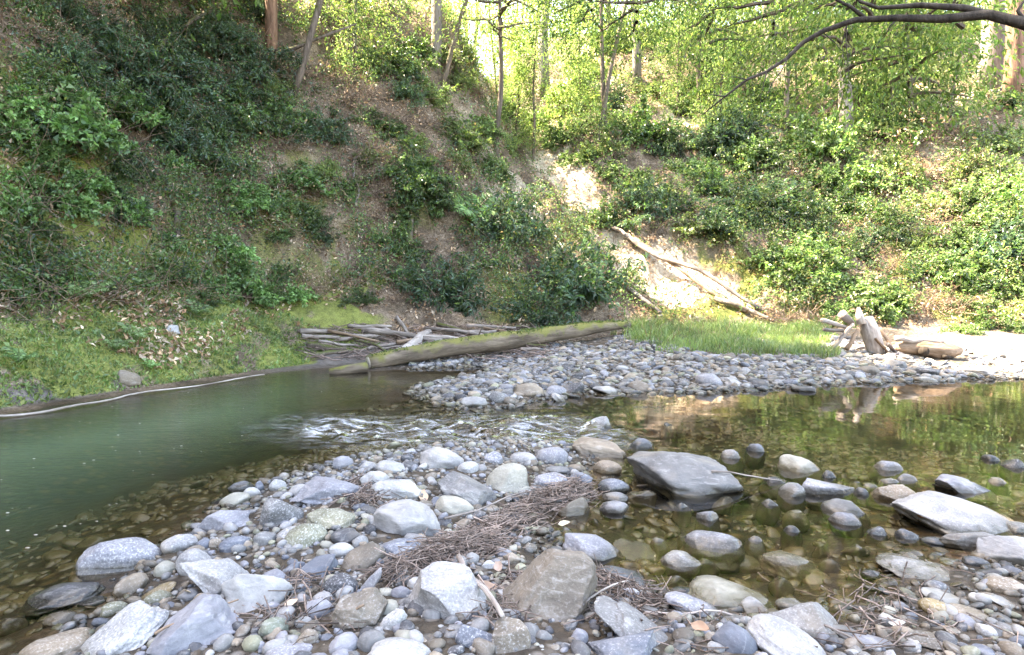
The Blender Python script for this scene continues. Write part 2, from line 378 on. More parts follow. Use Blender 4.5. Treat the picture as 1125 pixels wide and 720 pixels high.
# ------------------------------------------------------------------ water
wx = axis([(-13, -8, .12), (-8, 7, .045), (7, 26, .16)]); wy = axis([(-4, 2, .2), (2, 9.5, .04), (9.5, 15, .08)])
WX, WY = np.meshgrid(wx, wy); wxs, wys = WX.ravel(), WY.ravel()
wg, wsl, wsf, *_ = ground(wxs, wys, True)
depth = np.clip(-wg, 0, 2)
RIF = P2([(690, 468), (620, 474), (520, 471), (430, 473), (330, 470), (220, 478)])
rd = np.full(len(wxs), 9.); rt = np.zeros(len(wxs))
for k, (a, b) in enumerate(zip(RIF[:-1], RIF[1:])):
    d, t = segd(a, b, wxs, wys); m = d < rd; rd = np.where(m, d, rd); rt = np.where(m, (k + t) / 5, rt)
rif = np.exp(-(rd / .75) ** 2) * sstep(0, .12, rt) * sstep(1.0, .7, rt)
zz = .11 * rif * fbm(np.stack([wxs * 2.2, wys * 6.5, 0 * wxs], 1), 1, 3) + .045 * rif * fbm(np.stack([wxs * 7, wys * 14, 0 * wxs], 1), 1, 2)
zz += .0035 * sstep(0, -3, wxs) * fbm(np.stack([wxs * 1.5, wys * 5, 0 * wxs], 1), 1, 3) + .0012 * fb2(wxs, wys, 4, 2)
wn, hn = len(wx), len(wy)
ii = (np.arange(hn - 1)[:, None] * wn + np.arange(wn - 1)[None]).ravel()
q = np.stack([ii, ii + 1, ii + wn + 1, ii + wn], 1)
q = q[(wg[q] < .05).any(1)]
used = np.unique(q); rm = np.full(len(wxs), -1); rm[used] = np.arange(len(used)); q = rm[q]
wmask = np.stack([depth, rif, sstep(-.2, -3.4, wxs + .2 * (wys - 6)), 0 * depth], 1)[used]
def mat_water():
    t = NT('creek water'); geo = t.n('ShaderNodeNewGeometry'); P = geo.outputs['Position']
    s = t.sep(t.attr('mask'))
    mp = t.n('ShaderNodeMapping'); t.l(P, mp.inputs[0]); mp.inputs['Scale'].default_value = (1, 2.6, 1)
    w1 = t.noise(5.5, mp.outputs[0], 3, .5, .3); w2 = t.noise(18, mp.outputs[0], 3, .55); w3 = t.noise(2.2, mp.outputs[0], 2)
    amp = t.math('ADD', t.mr(t.noise(.55, P, 2), .35, .7, .003, .016), t.math('ADD', t.math('MULTIPLY', s[1], .9), t.math('MULTIPLY', s[2], .14)))
    hgt = t.math('ADD', t.math('MULTIPLY', w1, 1.0), t.math('ADD', t.math('MULTIPLY', w2, .3), w3))
    bn = t.n('ShaderNodeBump'); bn.inputs['Distance'].default_value = .045; t.l(amp, bn.inputs['Strength']); t.l(hgt, bn.inputs['Height'])
    fr = t.n('ShaderNodeFresnel'); fr.inputs['IOR'].default_value = 1.33; t.l(bn.outputs[0], fr.inputs['Normal'])
    gl = t.n('ShaderNodeBsdfGlossy'); gl.inputs['Roughness'].default_value = .008; t.l(bn.outputs[0], gl.inputs['Normal'])
    turb = t.math('MULTIPLY', t.mr(s[0], .08, .6), t.mr(s[2], 0, 1, .10, .62))
    tint = t.mix(t.mr(s[0], 0, .8), (.97, .95, .88), (.50, .50, .30))
    tr = t.n('ShaderNodeBsdfTransparent'); t.l(tint, tr.inputs[0])
    df = t.n('ShaderNodeBsdfDiffuse'); t.l(t.mix(t.mr(s[2], .3, 1), (.060, .058, .028), (.115, .17, .105)), df.inputs[0])
    fm = t.n('ShaderNodeMapping'); t.l(P, fm.inputs[0]); fm.inputs['Scale'].default_value = (1.3, 7, 1)
    foam_glint = t.math('MULTIPLY', t.mr(t.noise(2.6, fm.outputs[0], 5, .7, .5), .50, .66), t.math('MULTIPLY', t.mr(s[1], .15, .8), .55), True)  # pale riffle streaks: sky reflection painted as colour, along with white foam
    m1 = t.n('ShaderNodeMixShader'); t.l(turb, m1.inputs[0]); t.l(tr.outputs[0], m1.inputs[1]); t.l(df.outputs[0], m1.inputs[2])
    m2 = t.n('ShaderNodeMixShader'); t.l(t.math('MULTIPLY', fr.outputs[0], 1.0, True), m2.inputs[0]); t.l(m1.outputs[0], m2.inputs[1]); t.l(gl.outputs[0], m2.inputs[2])
    fd = t.n('ShaderNodeBsdfDiffuse'); fd.inputs[0].default_value = (.62, .63, .66, 1); m3 = t.n('ShaderNodeMixShader'); t.l(foam_glint, m3.inputs[0]); t.l(m2.outputs[0], m3.inputs[1]); t.l(fd.outputs[0], m3.inputs[2])
    return t.fin(m3.outputs[0])
wo = link('water', mesh('water', np.stack([wxs, wys, zz], 1)[used], q, mat_water(), True, {'mask': wmask}))
tag(wo, kind='structure')

# ------------------------------------------------------------------ daylight
SUN_EL, SUN_AZ = R(56), R(-74)      # azimuth measured from +Y towards +X: the sun stands to the left, a little beyond
sd = Vector((math.sin(SUN_AZ) * math.cos(SUN_EL), math.cos(SUN_AZ) * math.cos(SUN_EL), math.sin(SUN_EL)))
sl_ = bpy.data.lights.new('sun', 'SUN'); so = bpy.data.objects.new('sun', sl_); COL.objects.link(so)
sl_.energy = 5.0; sl_.angle = R(.53); sl_.color = (1, .95, .86); so.rotation_euler = sd.to_track_quat('Z', 'Y').to_euler()
wd = bpy.data.worlds.new('World'); SC.world = wd; wd.use_nodes = True; wt = wd.node_tree; wt.nodes.clear()
sky = wt.nodes.new('ShaderNodeTexSky'); sky.sky_type = 'NISHITA'; sky.sun_disc = False; sky.sun_elevation = SUN_EL; sky.sun_rotation = SUN_AZ
sky.dust_density = 2.0; sky.air_density = 1.0
bg = wt.nodes.new('ShaderNodeBackground'); bg.inputs[1].default_value = .15; ow = wt.nodes.new('ShaderNodeOutputWorld')
wt.links.new(sky.outputs[0], bg.inputs[0]); wt.links.new(bg.outputs[0], ow.inputs[0])
SC.render.engine = 'CYCLES'
SC.view_settings.view_transform = 'Standard'; SC.view_settings.look = 'None'; SC.view_settings.gamma = 1; SC.view_settings.use_curve_mapping = False
SC.view_settings.exposure = 3.95
SC.view_settings.use_white_balance = True; SC.view_settings.white_balance_temperature = 8350; SC.view_settings.white_balance_tint = 12
SC.cycles.use_denoising = True; SC.cycles.max_bounces = 8; SC.cycles.transparent_max_bounces = 12; SC.cycles.diffuse_bounces = 4
SC.cycles.sample_clamp_indirect = 6; SC.cycles.caustics_reflective = False; SC.cycles.caustics_refractive = False
# ------------------------------------------------------------------ stones
def ico(sub):
    import bmesh
    bm = bmesh.new(); bmesh.ops.create_icosphere(bm, subdivisions=sub, radius=1.0)
    V = np.array([v.co[:] for v in bm.verts]); Fc = np.array([[v.index for v in f.verts] for f in bm.faces]); bm.free(); return V, Fc
ICO = {k: ico(k) for k in (1, 2, 3, 4, 5)}
def rock_verts(sub, style, seed):
    V, Fc = ICO[sub]; r = np.random.default_rng(seed); p = V.copy()
    cuts, lo, hi, soft = {'a': (12, .52, .82, .95), 'r': (7, .74, .95, .8), 'f': (9, .62, .9, .88), 'b': (10, .56, .8, .93)}[style]
    if style == 'b': p = np.sign(p) * np.abs(p) ** .8; p /= np.linalg.norm(p, axis=1).mean()
    low = fbm(V, .9, 2, .5, r.uniform(0, 90)); p = p * (1 + (.26 if style in 'abf' else .2) * low)[:, None]
    for k in range(cuts):
        n = r.normal(size=3); n /= np.linalg.norm(n); c = r.uniform(lo, hi); d = p @ n - c
        p = p - np.outer(np.where(d > 0, d, 0) * soft, n)
    p = p * (1 + (.07 if style in 'abf' else .04) * fbm(V, 3.2, 3, .55, r.uniform(0, 90)) + .022 * fbm(V, 9, 2, .5, r.uniform(0, 90)))[:, None]
    p -= (p.max(0) + p.min(0)) / 2; p /= (p.max(0) - p.min(0)) / 2
    return p, Fc
PAL = dict(white=(.45, .445, .44), pale=(.38, .37, .37), lav=(.31, .31, .345), grey=(.22, .215, .215), blue=(.175, .19, .23), dark=(.10, .10, .11),
           tan=(.34, .275, .21), olive=(.29, .285, .205), brown=(.22, .185, .15), cream=(.40, .38, .32), ochre=(.33, .25, .13), green=(.24, .26, .2))
PAL = {k: tuple(q * .655 for q in v) for k, v in PAL.items()}
CNAME = dict(white='white', pale='pale grey', lav='lavender-grey', grey='grey', blue='blue-grey', dark='dark grey', tan='tan', olive='olive', brown='brown', cream='cream', ochre='ochre', green='greenish')
M_STONE = mat_stone('river stone', 'object'); M_PEB = mat_stone('river pebbles', 'attr')
STONES = []
def put_stone(u0, v0, u1, v1, style, colour, rot=0, label=None, key=None, depth=None, sub=4, seed=None, bury=.36):
    """a stone whose outline spans the box u0..u1, v0..v1 of the photograph, set on the ground where that sight line meets it"""
    w, h = u1 - u0, v1 - v0; uc, vc = (u0 + u1) / 2, (v0 + v1) / 2
    if rot:   # box of a tilted ellipse -> its own axes
        c, s = abs(math.cos(R(rot))), abs(math.sin(R(rot))); a2, b2 = w * w, h * h
        den = c**4 - s**4
        if abs(den) > .15:
            L2 = (a2 * c * c - b2 * s * s) / den; T2 = (b2 * c * c - a2 * s * s) / den
            if L2 > 0 and T2 > .05 * L2: w, h = math.sqrt(L2), math.sqrt(T2)
            else: w, h = math.hypot(w, h) * .93, min(w, h) * .55
    sd = seed if seed is not None else int(uc * 31 + vc * 17)
    d = ray(uc, vc); t = np.concatenate([np.arange(1.2, 7, .02), np.arange(7, 22, .05)]); p = CAM + d * t[:, None]
    W = w * t / F; H = np.maximum(h * t / F, 1e-3)
    el = math.atan2(-d[2], math.hypot(d[0], d[1])); dr = depth or (.8 if style != 'f' else .9)
    D = np.minimum(W * dr, .92 * H / max(math.sin(el), .05))
    Hz = np.sqrt(np.maximum(H * H - (D * math.sin(el)) ** 2, (.22 * H) ** 2)) / math.cos(el)
    g0 = ground(p[:, 0], p[:, 1]); low = colour in ('brown', 'olive', 'ochre') and not label
    gnd = g0 if low else np.maximum(g0, -.015); k = int(np.argmax(p[:, 2] < gnd + Hz * (.5 - bury)))
    c, W, D, Hz = p[k], W[k], D[k], Hz[k]
    top = c[2] + Hz / 2
    if g0[k] < c[2] - Hz / 2 - .01: Hz = top - g0[k] + .03; c = np.array([c[0], c[1], top - Hz / 2])
    Vn, Fc = rock_verts(sub, style, sd)
    if style in 'abf' or label: Vn = Vn * np.stack([1 + .42 * np.clip(-Vn[:, 2] - .05, 0, 1)] * 2 + [np.ones(len(Vn))], 1)
    V = Vn * np.array([W, D, Hz]) / 2 * 1.03
    az = math.atan2(d[0], d[1])
    me = mesh('stone', V, Fc, M_STONE)
    o = link('stone', me, None, c); o.rotation_euler = Matrix.Rotation(-az, 3, 'Z').to_euler() if not rot else (Matrix.Rotation(-az, 3, 'Z') @ Matrix.Rotation(R(rot), 3, 'Y')).to_euler()
    j = 1 + .12 * (_h(np.int64(sd), np.int64(3), np.int64(5)) - .5)
    o.color = (*[q * j for q in PAL[colour]], 1)
    STONES.append(dict(o=o, u=uc, v=vc, w=u1 - u0, h=v1 - v0, colour=colour, style=style, label=label, key=key, c=c, r=(W, D, Hz)))
    return o
ROCKS = """
93 590 175 638 r lav 4|smooth pale boulder with pinched end at the pool's edge|the pinched pool-edge boulder
32 641 104 671 r dark -6|wet dark slab shining in the shallows below the pinched boulder|the wet shining slab
0 678 28 702 r brown|
27 695 97 726 r tan -4|flat tan stone in the shallows at the lower left corner|the flat corner stone
80 672 168 730 b white -28|white wedge-shaped boulder at the bottom edge near the pool|the white wedge boulder
168 664 256 726 a lav -12|large veined angular slab beside the white wedge boulder|the veined slab
203 606 278 671 b pale 38|pale blocky boulder split by a notch, above the veined slab|the notched pale block
196 604 237 640 r pale 30|
245 628 318 679 b white 12|low white block right of the notched pale block|the low white block
211 557 273 593 a lav -18|long grey wedge stone pointing down to the pool|the long grey wedge
178 588 216 612 r pale -4|
170 617 193 639 r cream|
126 632 161 658 r tan -20|
146 643 191 668 r ochre -24|
242 589 273 610 r blue|
217 592 234 608 r blue|
230 592 244 606 r tan|
212 651 236 671 r tan|
243 542 274 561 r cream -12|
251 529 278 543 r blue|
267 536 286 551 r white|
109 662 139 679 r olive|
88 656 118 668 r dark|
50 672 82 690 r brown|
160 650 188 668 r olive|
280 546 329 587 a grey -14|dark grey angular stone near the pool, below the lavender angular stone|the dark angular stone
327 523 398 557 a lav 4|lavender-grey angular stone in the middle of the bar's pool edge|the lavender angular stone
339 560 394 583 b olive 2|flat-topped beige block between the dark angular stone and the granite boulder|the flat-topped beige block
312 576 354 609 r olive -28|smooth olive egg-shaped stone below the flat-topped beige block|the olive egg stone
361 597 390 614 r white 8|
364 581 398 599 r dark|
279 584 304 605 r grey|
302 579 328 600 r pale -30|
372 597 422 635 r brown -30|
405 592 463 629 a blue -16|blue-grey faceted stone under the granite boulder|the faceted blue stone
411 551 482 600 r pale 6|big speckled pale granite boulder in the middle of the gravel bar|the speckled granite boulder
326 612 370 645 a blue -28|
311 617 337 639 a blue|
354 631 393 660 r dark|
391 626 418 664 a lav 34|
366 650 424 700 a brown 14|brown-grey pyramid stone at the front of the bar|the brown pyramid stone
336 659 366 685 r lav|
285 679 316 705 r green|
419 669 444 702 a white 22|
451 628 535 696 b pale 8|big pale boulder with a flat top at the front, below the drift twigs|the flat-topped pale boulder
407 700 472 732 r white 4|white rounded stone cut by the bottom edge below the flat-topped boulder|the white bottom-edge stone
482 523 548 566 b grey 26|grey wedge boulder with a pale top beyond the drift twigs|the pale-topped wedge boulder
534 510 579 549 r cream|round cream-grey boulder at the crest of the bar|the round crest boulder
479 546 520 570 r cream 14|
409 525 465 554 b white 12|
462 492 508 522 r pale 14|pale domed stone at the far tip of the bar by the riffle|the pale domed stone
502 507 526 524 r white -14|
532 496 553 514 r lav 20|
394 507 414 521 r pale|
366 501 388 519 r lav|
414 506 448 525 r white 14|
396 517 428 541 r white|
296 527 314 544 r white 24|
280 529 290 548 r blue|
316 532 338 550 r pale -26|
498 681 542 716 a blue -14|
519 696 533 719 r white -70|
362 697 394 724 r lav -20|
393 694 424 722 r grey|
328 692 350 712 r tan|
293 707 342 728 r lav|
540 684 583 726 b brown 10|rough brown stone touching the base of the big brown boulder|the rough brown stone
286 626 318 652 r lav|
549 604 655 704 b brown 6|biggest boulder, brown and blocky, at the front of the bar|the big brown boulder
619 586 685 624 r lav 18|smooth grey egg boulder in the water beside the big brown boulder|the smooth grey egg boulder
654 622 706 643 r blue 4|flat blue stone under the smooth grey egg boulder|the flat blue stone
690 494 814 551 f grey 5|large low grey dome boulder standing in the right pool|the large dome boulder
739 514 790 549 a dark 24|black wet stone leaning on the large dome boulder|the black wet stone
627 482 690 511 b tan 6|low tan boulder left of the large dome boulder|the low tan boulder
714 519 743 536 r tan|
652 506 683 528 r tan|
657 526 691 547 r blue|
662 541 690 555 r lav|
659 551 690 570 r lav|
691 536 724 566 b brown 42|
624 519 651 543 a blue|
586 519 624 539 r lav|
612 546 648 579 a brown|
751 582 818 610 r lav 4|pale low stone in the middle of the right shallows|the pale shallows stone
726 606 769 629 r pale 6|
792 607 838 635 r olive 10|
672 594 722 622 a brown 12|
759 639 848 676 r cream 6|wide flat cream boulder at the shallows' near edge|the wide cream boulder
731 652 791 682 r lav 14|
814 657 844 682 a white|
682 646 703 663 r lav 14|
702 647 724 664 r white 34|
664 671 762 732 b grey 32|long grey-brown slab slanting down at the bottom edge|the long slanting slab
641 691 718 730 a blue -10|blue-grey block at the bottom edge left of the slanting slab|the blue bottom-edge block
784 688 832 726 r blue 24|
589 492 624 515 r lav|
560 497 590 512 r pale|
600 512 625 522 r grey|
690 482 718 496 r blue|
626 692 646 712 r lav|
734 644 763 660 a dark|
681 616 704 629 r ochre|
706 621 731 636 r ochre|
856 500 906 529 r cream 24|pale stone slanting out of the right pool, upper of two|the slanting pool stone
877 526 936 550 b lav 4|flat lavender block in the right pool below the slanting stone|the lavender pool block
957 506 993 523 r lav 6|
984 521 1009 534 r lav|
904 549 953 574 r grey 14|
911 562 946 584 r lav 14|
962 532 1022 560 b tan 10|brown-grey block left of the right-hand boulder|the brown pool block
1032 524 1089 550 a lav 14|grey-blue stone beyond the large right-hand boulder|the far grey-blue stone
992 546 1115 592 f pale 10|large flat pale boulder with a dark left flank, right side of the pool|the large right-hand boulder
1032 580 1095 614 a grey -8|
1079 588 1135 628 b pale 6|pale blocky boulder cut by the right edge|the right-edge block
977 615 1069 644 f pale 8|flat pale slab at the water's edge below the right-hand boulder|the flat waterside slab
839 603 900 629 r cream 14|cream stone sloping into the shallows with twigs caught on it|the cream shallows stone
1086 636 1130 658 r tan 6|
1016 650 1065 668 r white 10|
1011 659 1045 680 r ochre 14|
1042 667 1095 687 r tan 8|
827 680 910 736 r pale 26|large pale stone at the bottom edge, right of the slanting slab|the large pale bottom stone
854 662 927 714 b grey 20|grey slab above the large pale bottom stone|the grey bottom slab
853 658 882 674 r white|
910 655 940 670 r ochre|
966 676 990 697 a white|
1087 656 1122 669 r white 14|
994 695 1045 712 r brown 4|
1072 686 1094 702 r white 14|
1016 639 1042 653 r blue|
1059 612 1085 626 r blue|
938 536 954 551 r blue|
690 446 750 455 f dark 3|
644 456 672 478 b white 10|whitish stone breaking the riffle between the two gravel bars|the riffle stone
726 465 744 472 f dark|
570 462 588 470 r dark|
1102 623 1126 637 r blue|
912 690 950 708 r grey 12|
940 700 985 716 r lav 6|
"""
# far bar stones seen well in the photograph
ROCKS += """
507 436 535 451 r pale 4|
537 430 556 448 r grey|
566 421 597 441 r tan 4|round tan stone at the near edge of the far bar|the round far-bar stone
600 424 622 440 r lav|
618 419 642 437 a dark|dark stone at the far bar's waterline with white cobbles round it|the dark far-bar stone
651 424 680 434 f white 4|
690 418 712 434 a brown|
764 410 794 430 r lav 10|
795 416 820 429 b pale 20|
823 417 843 431 r dark|
556 444 566 453 r grey|
606 432 626 448 b pale 40|
870 424 896 434 r dark|
965 395 996 408 a grey 4|grey pointed stone in front of the bleached broken trunk|the pointed grey stone
940 402 965 415 r brown|
1000 404 1030 414 f dark|
1060 405 1090 414 f grey|
1008 414 1028 421 r white|pale flat stone at the far waterline below the hollow log|the pale far waterline stone
183 357 196 369 a white|small white stone perched on the mossy bank|the white moss-bank stone
128 407 152 424 b tan 4|brownish stone set in the mossy bank above the waterline|the moss-bank stone
"""
for ln in ROCKS.strip().splitlines():
    if not ln.strip(): continue
    a = ln.split('|'); f = a[0].split(); u0, v0, u1, v1 = map(float, f[:4])
    put_stone(u0, v0, u1, v1, f[4], f[5], float(f[6]) if len(f) > 6 else 0, a[1] or None, a[2] if len(a) > 2 else None, sub=5 if u1 - u0 > 55 else 4)
HAND = len(STONES)
# fill the bars with further countable stones, largest first, between the ones above
occ = [(s['u'], s['v'], s['w'] * .5, s['h'] * .5) for s in STONES]
def free(u, v, w, h, k=.8):
    return all(((u - a) / (b_w + w * .5)) ** 2 + ((v - b) / (b_h + h * .5)) ** 2 > k * k for a, b, b_w, b_h in occ)
BURY = .36
def scatter(n, box, wr, cond, cols, styles, tries=6000, k=.8, asp=(.5, .8)):
    c = 0; r = np.random.default_rng(int(box[0] + box[1] * 7 + n))
    for _ in range(tries):
        if c >= n: return
        u, v = r.uniform(box[0], box[2]), r.uniform(box[1], box[3]); p = hit(u, v)
        z, s_l, s_f, t_h, *_r = ground([p[0]], [p[1]], True)
        if not cond(z[0], s_l[0], s_f[0], t_h[0]): continue
        fr = 1 - _ / tries; w = wr[0] + (wr[1] - wr[0]) * fr * r.uniform(.6, 1); h = w * r.uniform(*asp)
        if not free(u, v, w, h, k): continue
        put_stone(u - w / 2, v - h / 2, u + w / 2, v + h / 2, r.choice(styles), str(r.choice(cols)), float(r.choice([0, 0, 12, -14, 22, -26])), sub=3, bury=BURY)
        occ.append((u, v, w * .5, h * .5)); c += 1
C1 = ['lav', 'pale', 'grey', 'blue', 'tan', 'olive', 'white', 'brown', 'cream', 'grey', 'dark', 'tan', 'brown', 'dark', 'grey']
scatter(48, (150, 500, 700, 715), (34, 14), lambda z, l, f, t: f > .03, C1, ['r', 'r', 'r', 'a', 'b'])
scatter(24, (690, 590, 1120, 715), (38, 16), lambda z, l, f, t: f > -.05, C1, ['r', 'f', 'r', 'a'], asp=(.35, .6))
BURY = .12
scatter(34, (650, 492, 1120, 640), (46, 18), lambda z, l, f, t: f < .02 and l < -.3 and z > -.22, ['lav', 'grey', 'tan', 'blue', 'cream', 'pale', 'dark'], ['r', 'f', 'f'], asp=(.42, .6), k=.8)
BURY = .36
scatter(10, (640, 470, 1120, 640), (30, 14), lambda z, l, f, t: f < 0 and l < -.3 and z > -.12, ['ochre', 'brown', 'grey', 'lav', 'olive'], ['r', 'f'], asp=(.3, .5))
scatter(26, (480, 392, 1120, 448), (25, 11), lambda z, l, f, t: l > .02 and t < 0, ['lav', 'grey', 'pale', 'blue', 'tan', 'grey', 'brown', 'dark'], ['r', 'b', 'a', 'f', 'f'], k=.75, asp=(.36, .58))

# pebbles: far too many to count, one mass for each bar
def pebbles(name, pts, size, sub, cols, flat=(.45, .8), up=.25):
    V0, F0 = ICO[sub]; n = len(pts); r = np.random.default_rng(len(pts))
    shp = [rock_verts(sub, s, 900 + i)[0] for i, s in enumerate('rrrafrbr' * 3)]
    k = r.integers(0, len(shp), n); S = np.stack(shp)[k]
    sc = np.stack([size, size * r.uniform(.6, .95, n), size * r.uniform(*flat, n)], 1) * .5
    S = S * sc[:, None]
    a, b, c = r.uniform(0, TAU, n), r.normal(0, .3, n), r.normal(0, .3, n)
    y_, z_ = S[..., 1] * np.cos(b)[:, None] - S[..., 2] * np.sin(b)[:, None], S[..., 1] * np.sin(b)[:, None] + S[..., 2] * np.cos(b)[:, None]
    x_ = S[..., 0]; x_, z_ = x_ * np.cos(c)[:, None] + z_ * np.sin(c)[:, None], -x_ * np.sin(c)[:, None] + z_ * np.cos(c)[:, None]
    V = np.stack([x_ * np.cos(a)[:, None] - y_ * np.sin(a)[:, None], x_ * np.sin(a)[:, None] + y_ * np.cos(a)[:, None], z_], -1)
    V = V + (pts + np.array([0, 0, 1]) * (sc[:, 2] * up)[:, None])[:, None]
    pc = np.array([PAL[q] for q in cols])[r.integers(0, len(cols), n)] * r.uniform(.7, 1.25, n)[:, None]
    Cc = np.repeat(pc, len(V0), 0)
    Fa = (F0[None] + (np.arange(n) * len(V0))[:, None, None]).reshape(-1, 3)
    return tag(link(name, mesh(name, V.reshape(-1, 3), Fa, M_PEB, True, Cc)), kind='stuff')
def inside_stone(pts):
    bad = np.zeros(len(pts), bool)
    for s in STONES:
        bad |= (((pts[:, 0] - s['c'][0]) / (s['r'][0] * .5)) ** 2 + ((pts[:, 1] - s['c'][1]) / (s['r'][1] * .5)) ** 2 < .5) & (np.abs(pts[:, 2] - s['c'][2]) < s['r'][2] * .5)
    return bad
def field(n, x0, x1, y0, y1, cond):
    x = rng.uniform(x0, x1, n); y = rng.uniform(y0, y1, n); z, l, f, t, *_r = ground(x, y, True)
    m = cond(x, y, z, l, f, t); m &= np.abs(x) < y * .85 + .6
    p = np.stack([x, y, z], 1)[m]; return p[~inside_stone(p)]
p = field(21000, -2.6, 4.2, 1.7, 6.7, lambda x, y, z, l, f, t: (f > .0) & (rng.uniform(size=len(x)) < .9))
sz = np.clip(rng.lognormal(math.log(.030), .55, len(p)), .012, .095)
pebbles('gravel', p, sz, 2, C1, (.4, .8))
p = field(9000, -3.5, 7, 2.0, 9.0, lambda x, y, z, l, f, t: (f < .02) & (z > -.32) & (l < 0))
sz = np.clip(rng.lognormal(math.log(.07), .5, len(p)), .02, .2)
pebbles('streambed_gravel', p, sz, 2, ['ochre', 'brown', 'olive', 'tan', 'grey', 'dark'], (.3, .5), -.25)
p = field(34000, -2.4, 16, 7.8, 16, lambda x, y, z, l, f, t: (l > -.12) & (t < .15) & (x > -1.9) & (l < np.where(x > 7.5, 1.5, 3.2) + .8 * np.sin(x * 3)))
sz = np.clip(rng.lognormal(math.log(.078), .55, len(p)), .03, .22)
pebbles('bar_gravel', p, sz, 2, ['grey', 'grey', 'blue', 'tan', 'dark', 'brown', 'lav', 'olive', 'brown', 'pale', 'dark'], (.25, .58), .1)
# ------------------------------------------------------------------ foliage
LEAFPAL = dict(
    bay=[(.040, .080, .045), (.065, .115, .070), (.10, .155, .115), (.045, .080, .030)],
    mid=[(.055, .110, .030), (.085, .150, .042), (.115, .180, .060), (.070, .105, .026)],
    bright=[(.105, .175, .06), (.15, .215, .09), (.20, .26, .125), (.085, .14, .05)],
    yellow=[(.13, .175, .05), (.18, .22, .07), (.105, .15, .04), (.23, .25, .10)],
    mint=[(.10, .19, .06), (.15, .26, .09), (.07, .14, .045), (.20, .31, .13)],
    dead=[(.25, .15, .09), (.33, .23, .155), (.15, .09, .055), (.42, .33, .26)])
def leaf_quads(c, ax, nr, L, W, col, fold=.25):
    """one folded rhomb per leaf: c base, ax long axis, nr normal"""
    ax = ax / (np.linalg.norm(ax, axis=1, keepdims=True) + 1e-9); s = np.cross(ax, nr); s /= np.linalg.norm(s, axis=1, keepdims=True) + 1e-9
    n = np.cross(s, ax); L = np.asarray(L)[:, None]; W = np.asarray(W)[:, None]
    m = c + ax * L * .45
    V = np.stack([c, m + s * W * .5 + n * W * fold, c + ax * L - n * L * .12, m - s * W * .5 + n * W * fold], 1).reshape(-1, 3)
    Fq = np.arange(len(c) * 4).reshape(-1, 4)
    return V, Fq, np.repeat(col, 4, 0)
def pick(pal, n, r, mixin=None, frac=.0):
    p = np.array(LEAFPAL[pal])[r.integers(0, len(LEAFPAL[pal]), n)]
    if mixin: m = r.uniform(size=n) < frac; p[m] = np.array(LEAFPAL[mixin])[r.integers(0, len(LEAFPAL[mixin]), m.sum())]
    return p * r.uniform(.7, 1.35, n)[:, None]
def cluster(r, c, n, rad, out, pal, L, asp, droop=.3, mixin=None, frac=0., flat=.6):
    p = c + r.normal(0, 1, (n, 3)) * rad * np.array([1, 1, flat])
    ax = r.normal(0, .7, (n, 3)) + out * .8 + np.array([0, 0, -droop]); nr = r.normal(0, .55, (n, 3)) + np.array([0, 0, 1.0])
    ln = L * r.uniform(.6, 1.25, n)
    return leaf_quads(p, ax, nr, ln, ln * asp * r.uniform(.8, 1.2, n), pick(pal, n, r, mixin, frac))
M_LEAF = mat_leaf('living leaves', .42, .36, .55); M_LEAF_TREE = mat_leaf('canopy leaves', .5, .5, .3); M_DRY = mat_leaf('dry leaves', .15, .75, .15)
M_TWIG = mat_wood('brush stems', (.10, .07, .05), (.24, .18, .14), 20, .3)
M_BARK = mat_wood('grey brown bark', (.055, .042, .034), (.19, .15, .125), 9, .9, moss=(.05, .055, .015))
M_BARKP = mat_wood('pale bark', (.12, .10, .088), (.27, .235, .21), 7, .7)
M_BARKR = mat_wood('red brown bark', (.085, .045, .030), (.27, .16, .11), 9, .9)
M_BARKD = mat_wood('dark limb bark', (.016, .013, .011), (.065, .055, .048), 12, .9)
def merge(parts):
    V, Fq, C, n = [], [], [], 0
    for v, f, c in parts: V.append(v); Fq.append(f + n); C.append(c); n += len(v)
    return np.concatenate(V), np.concatenate(Fq), np.concatenate(C)

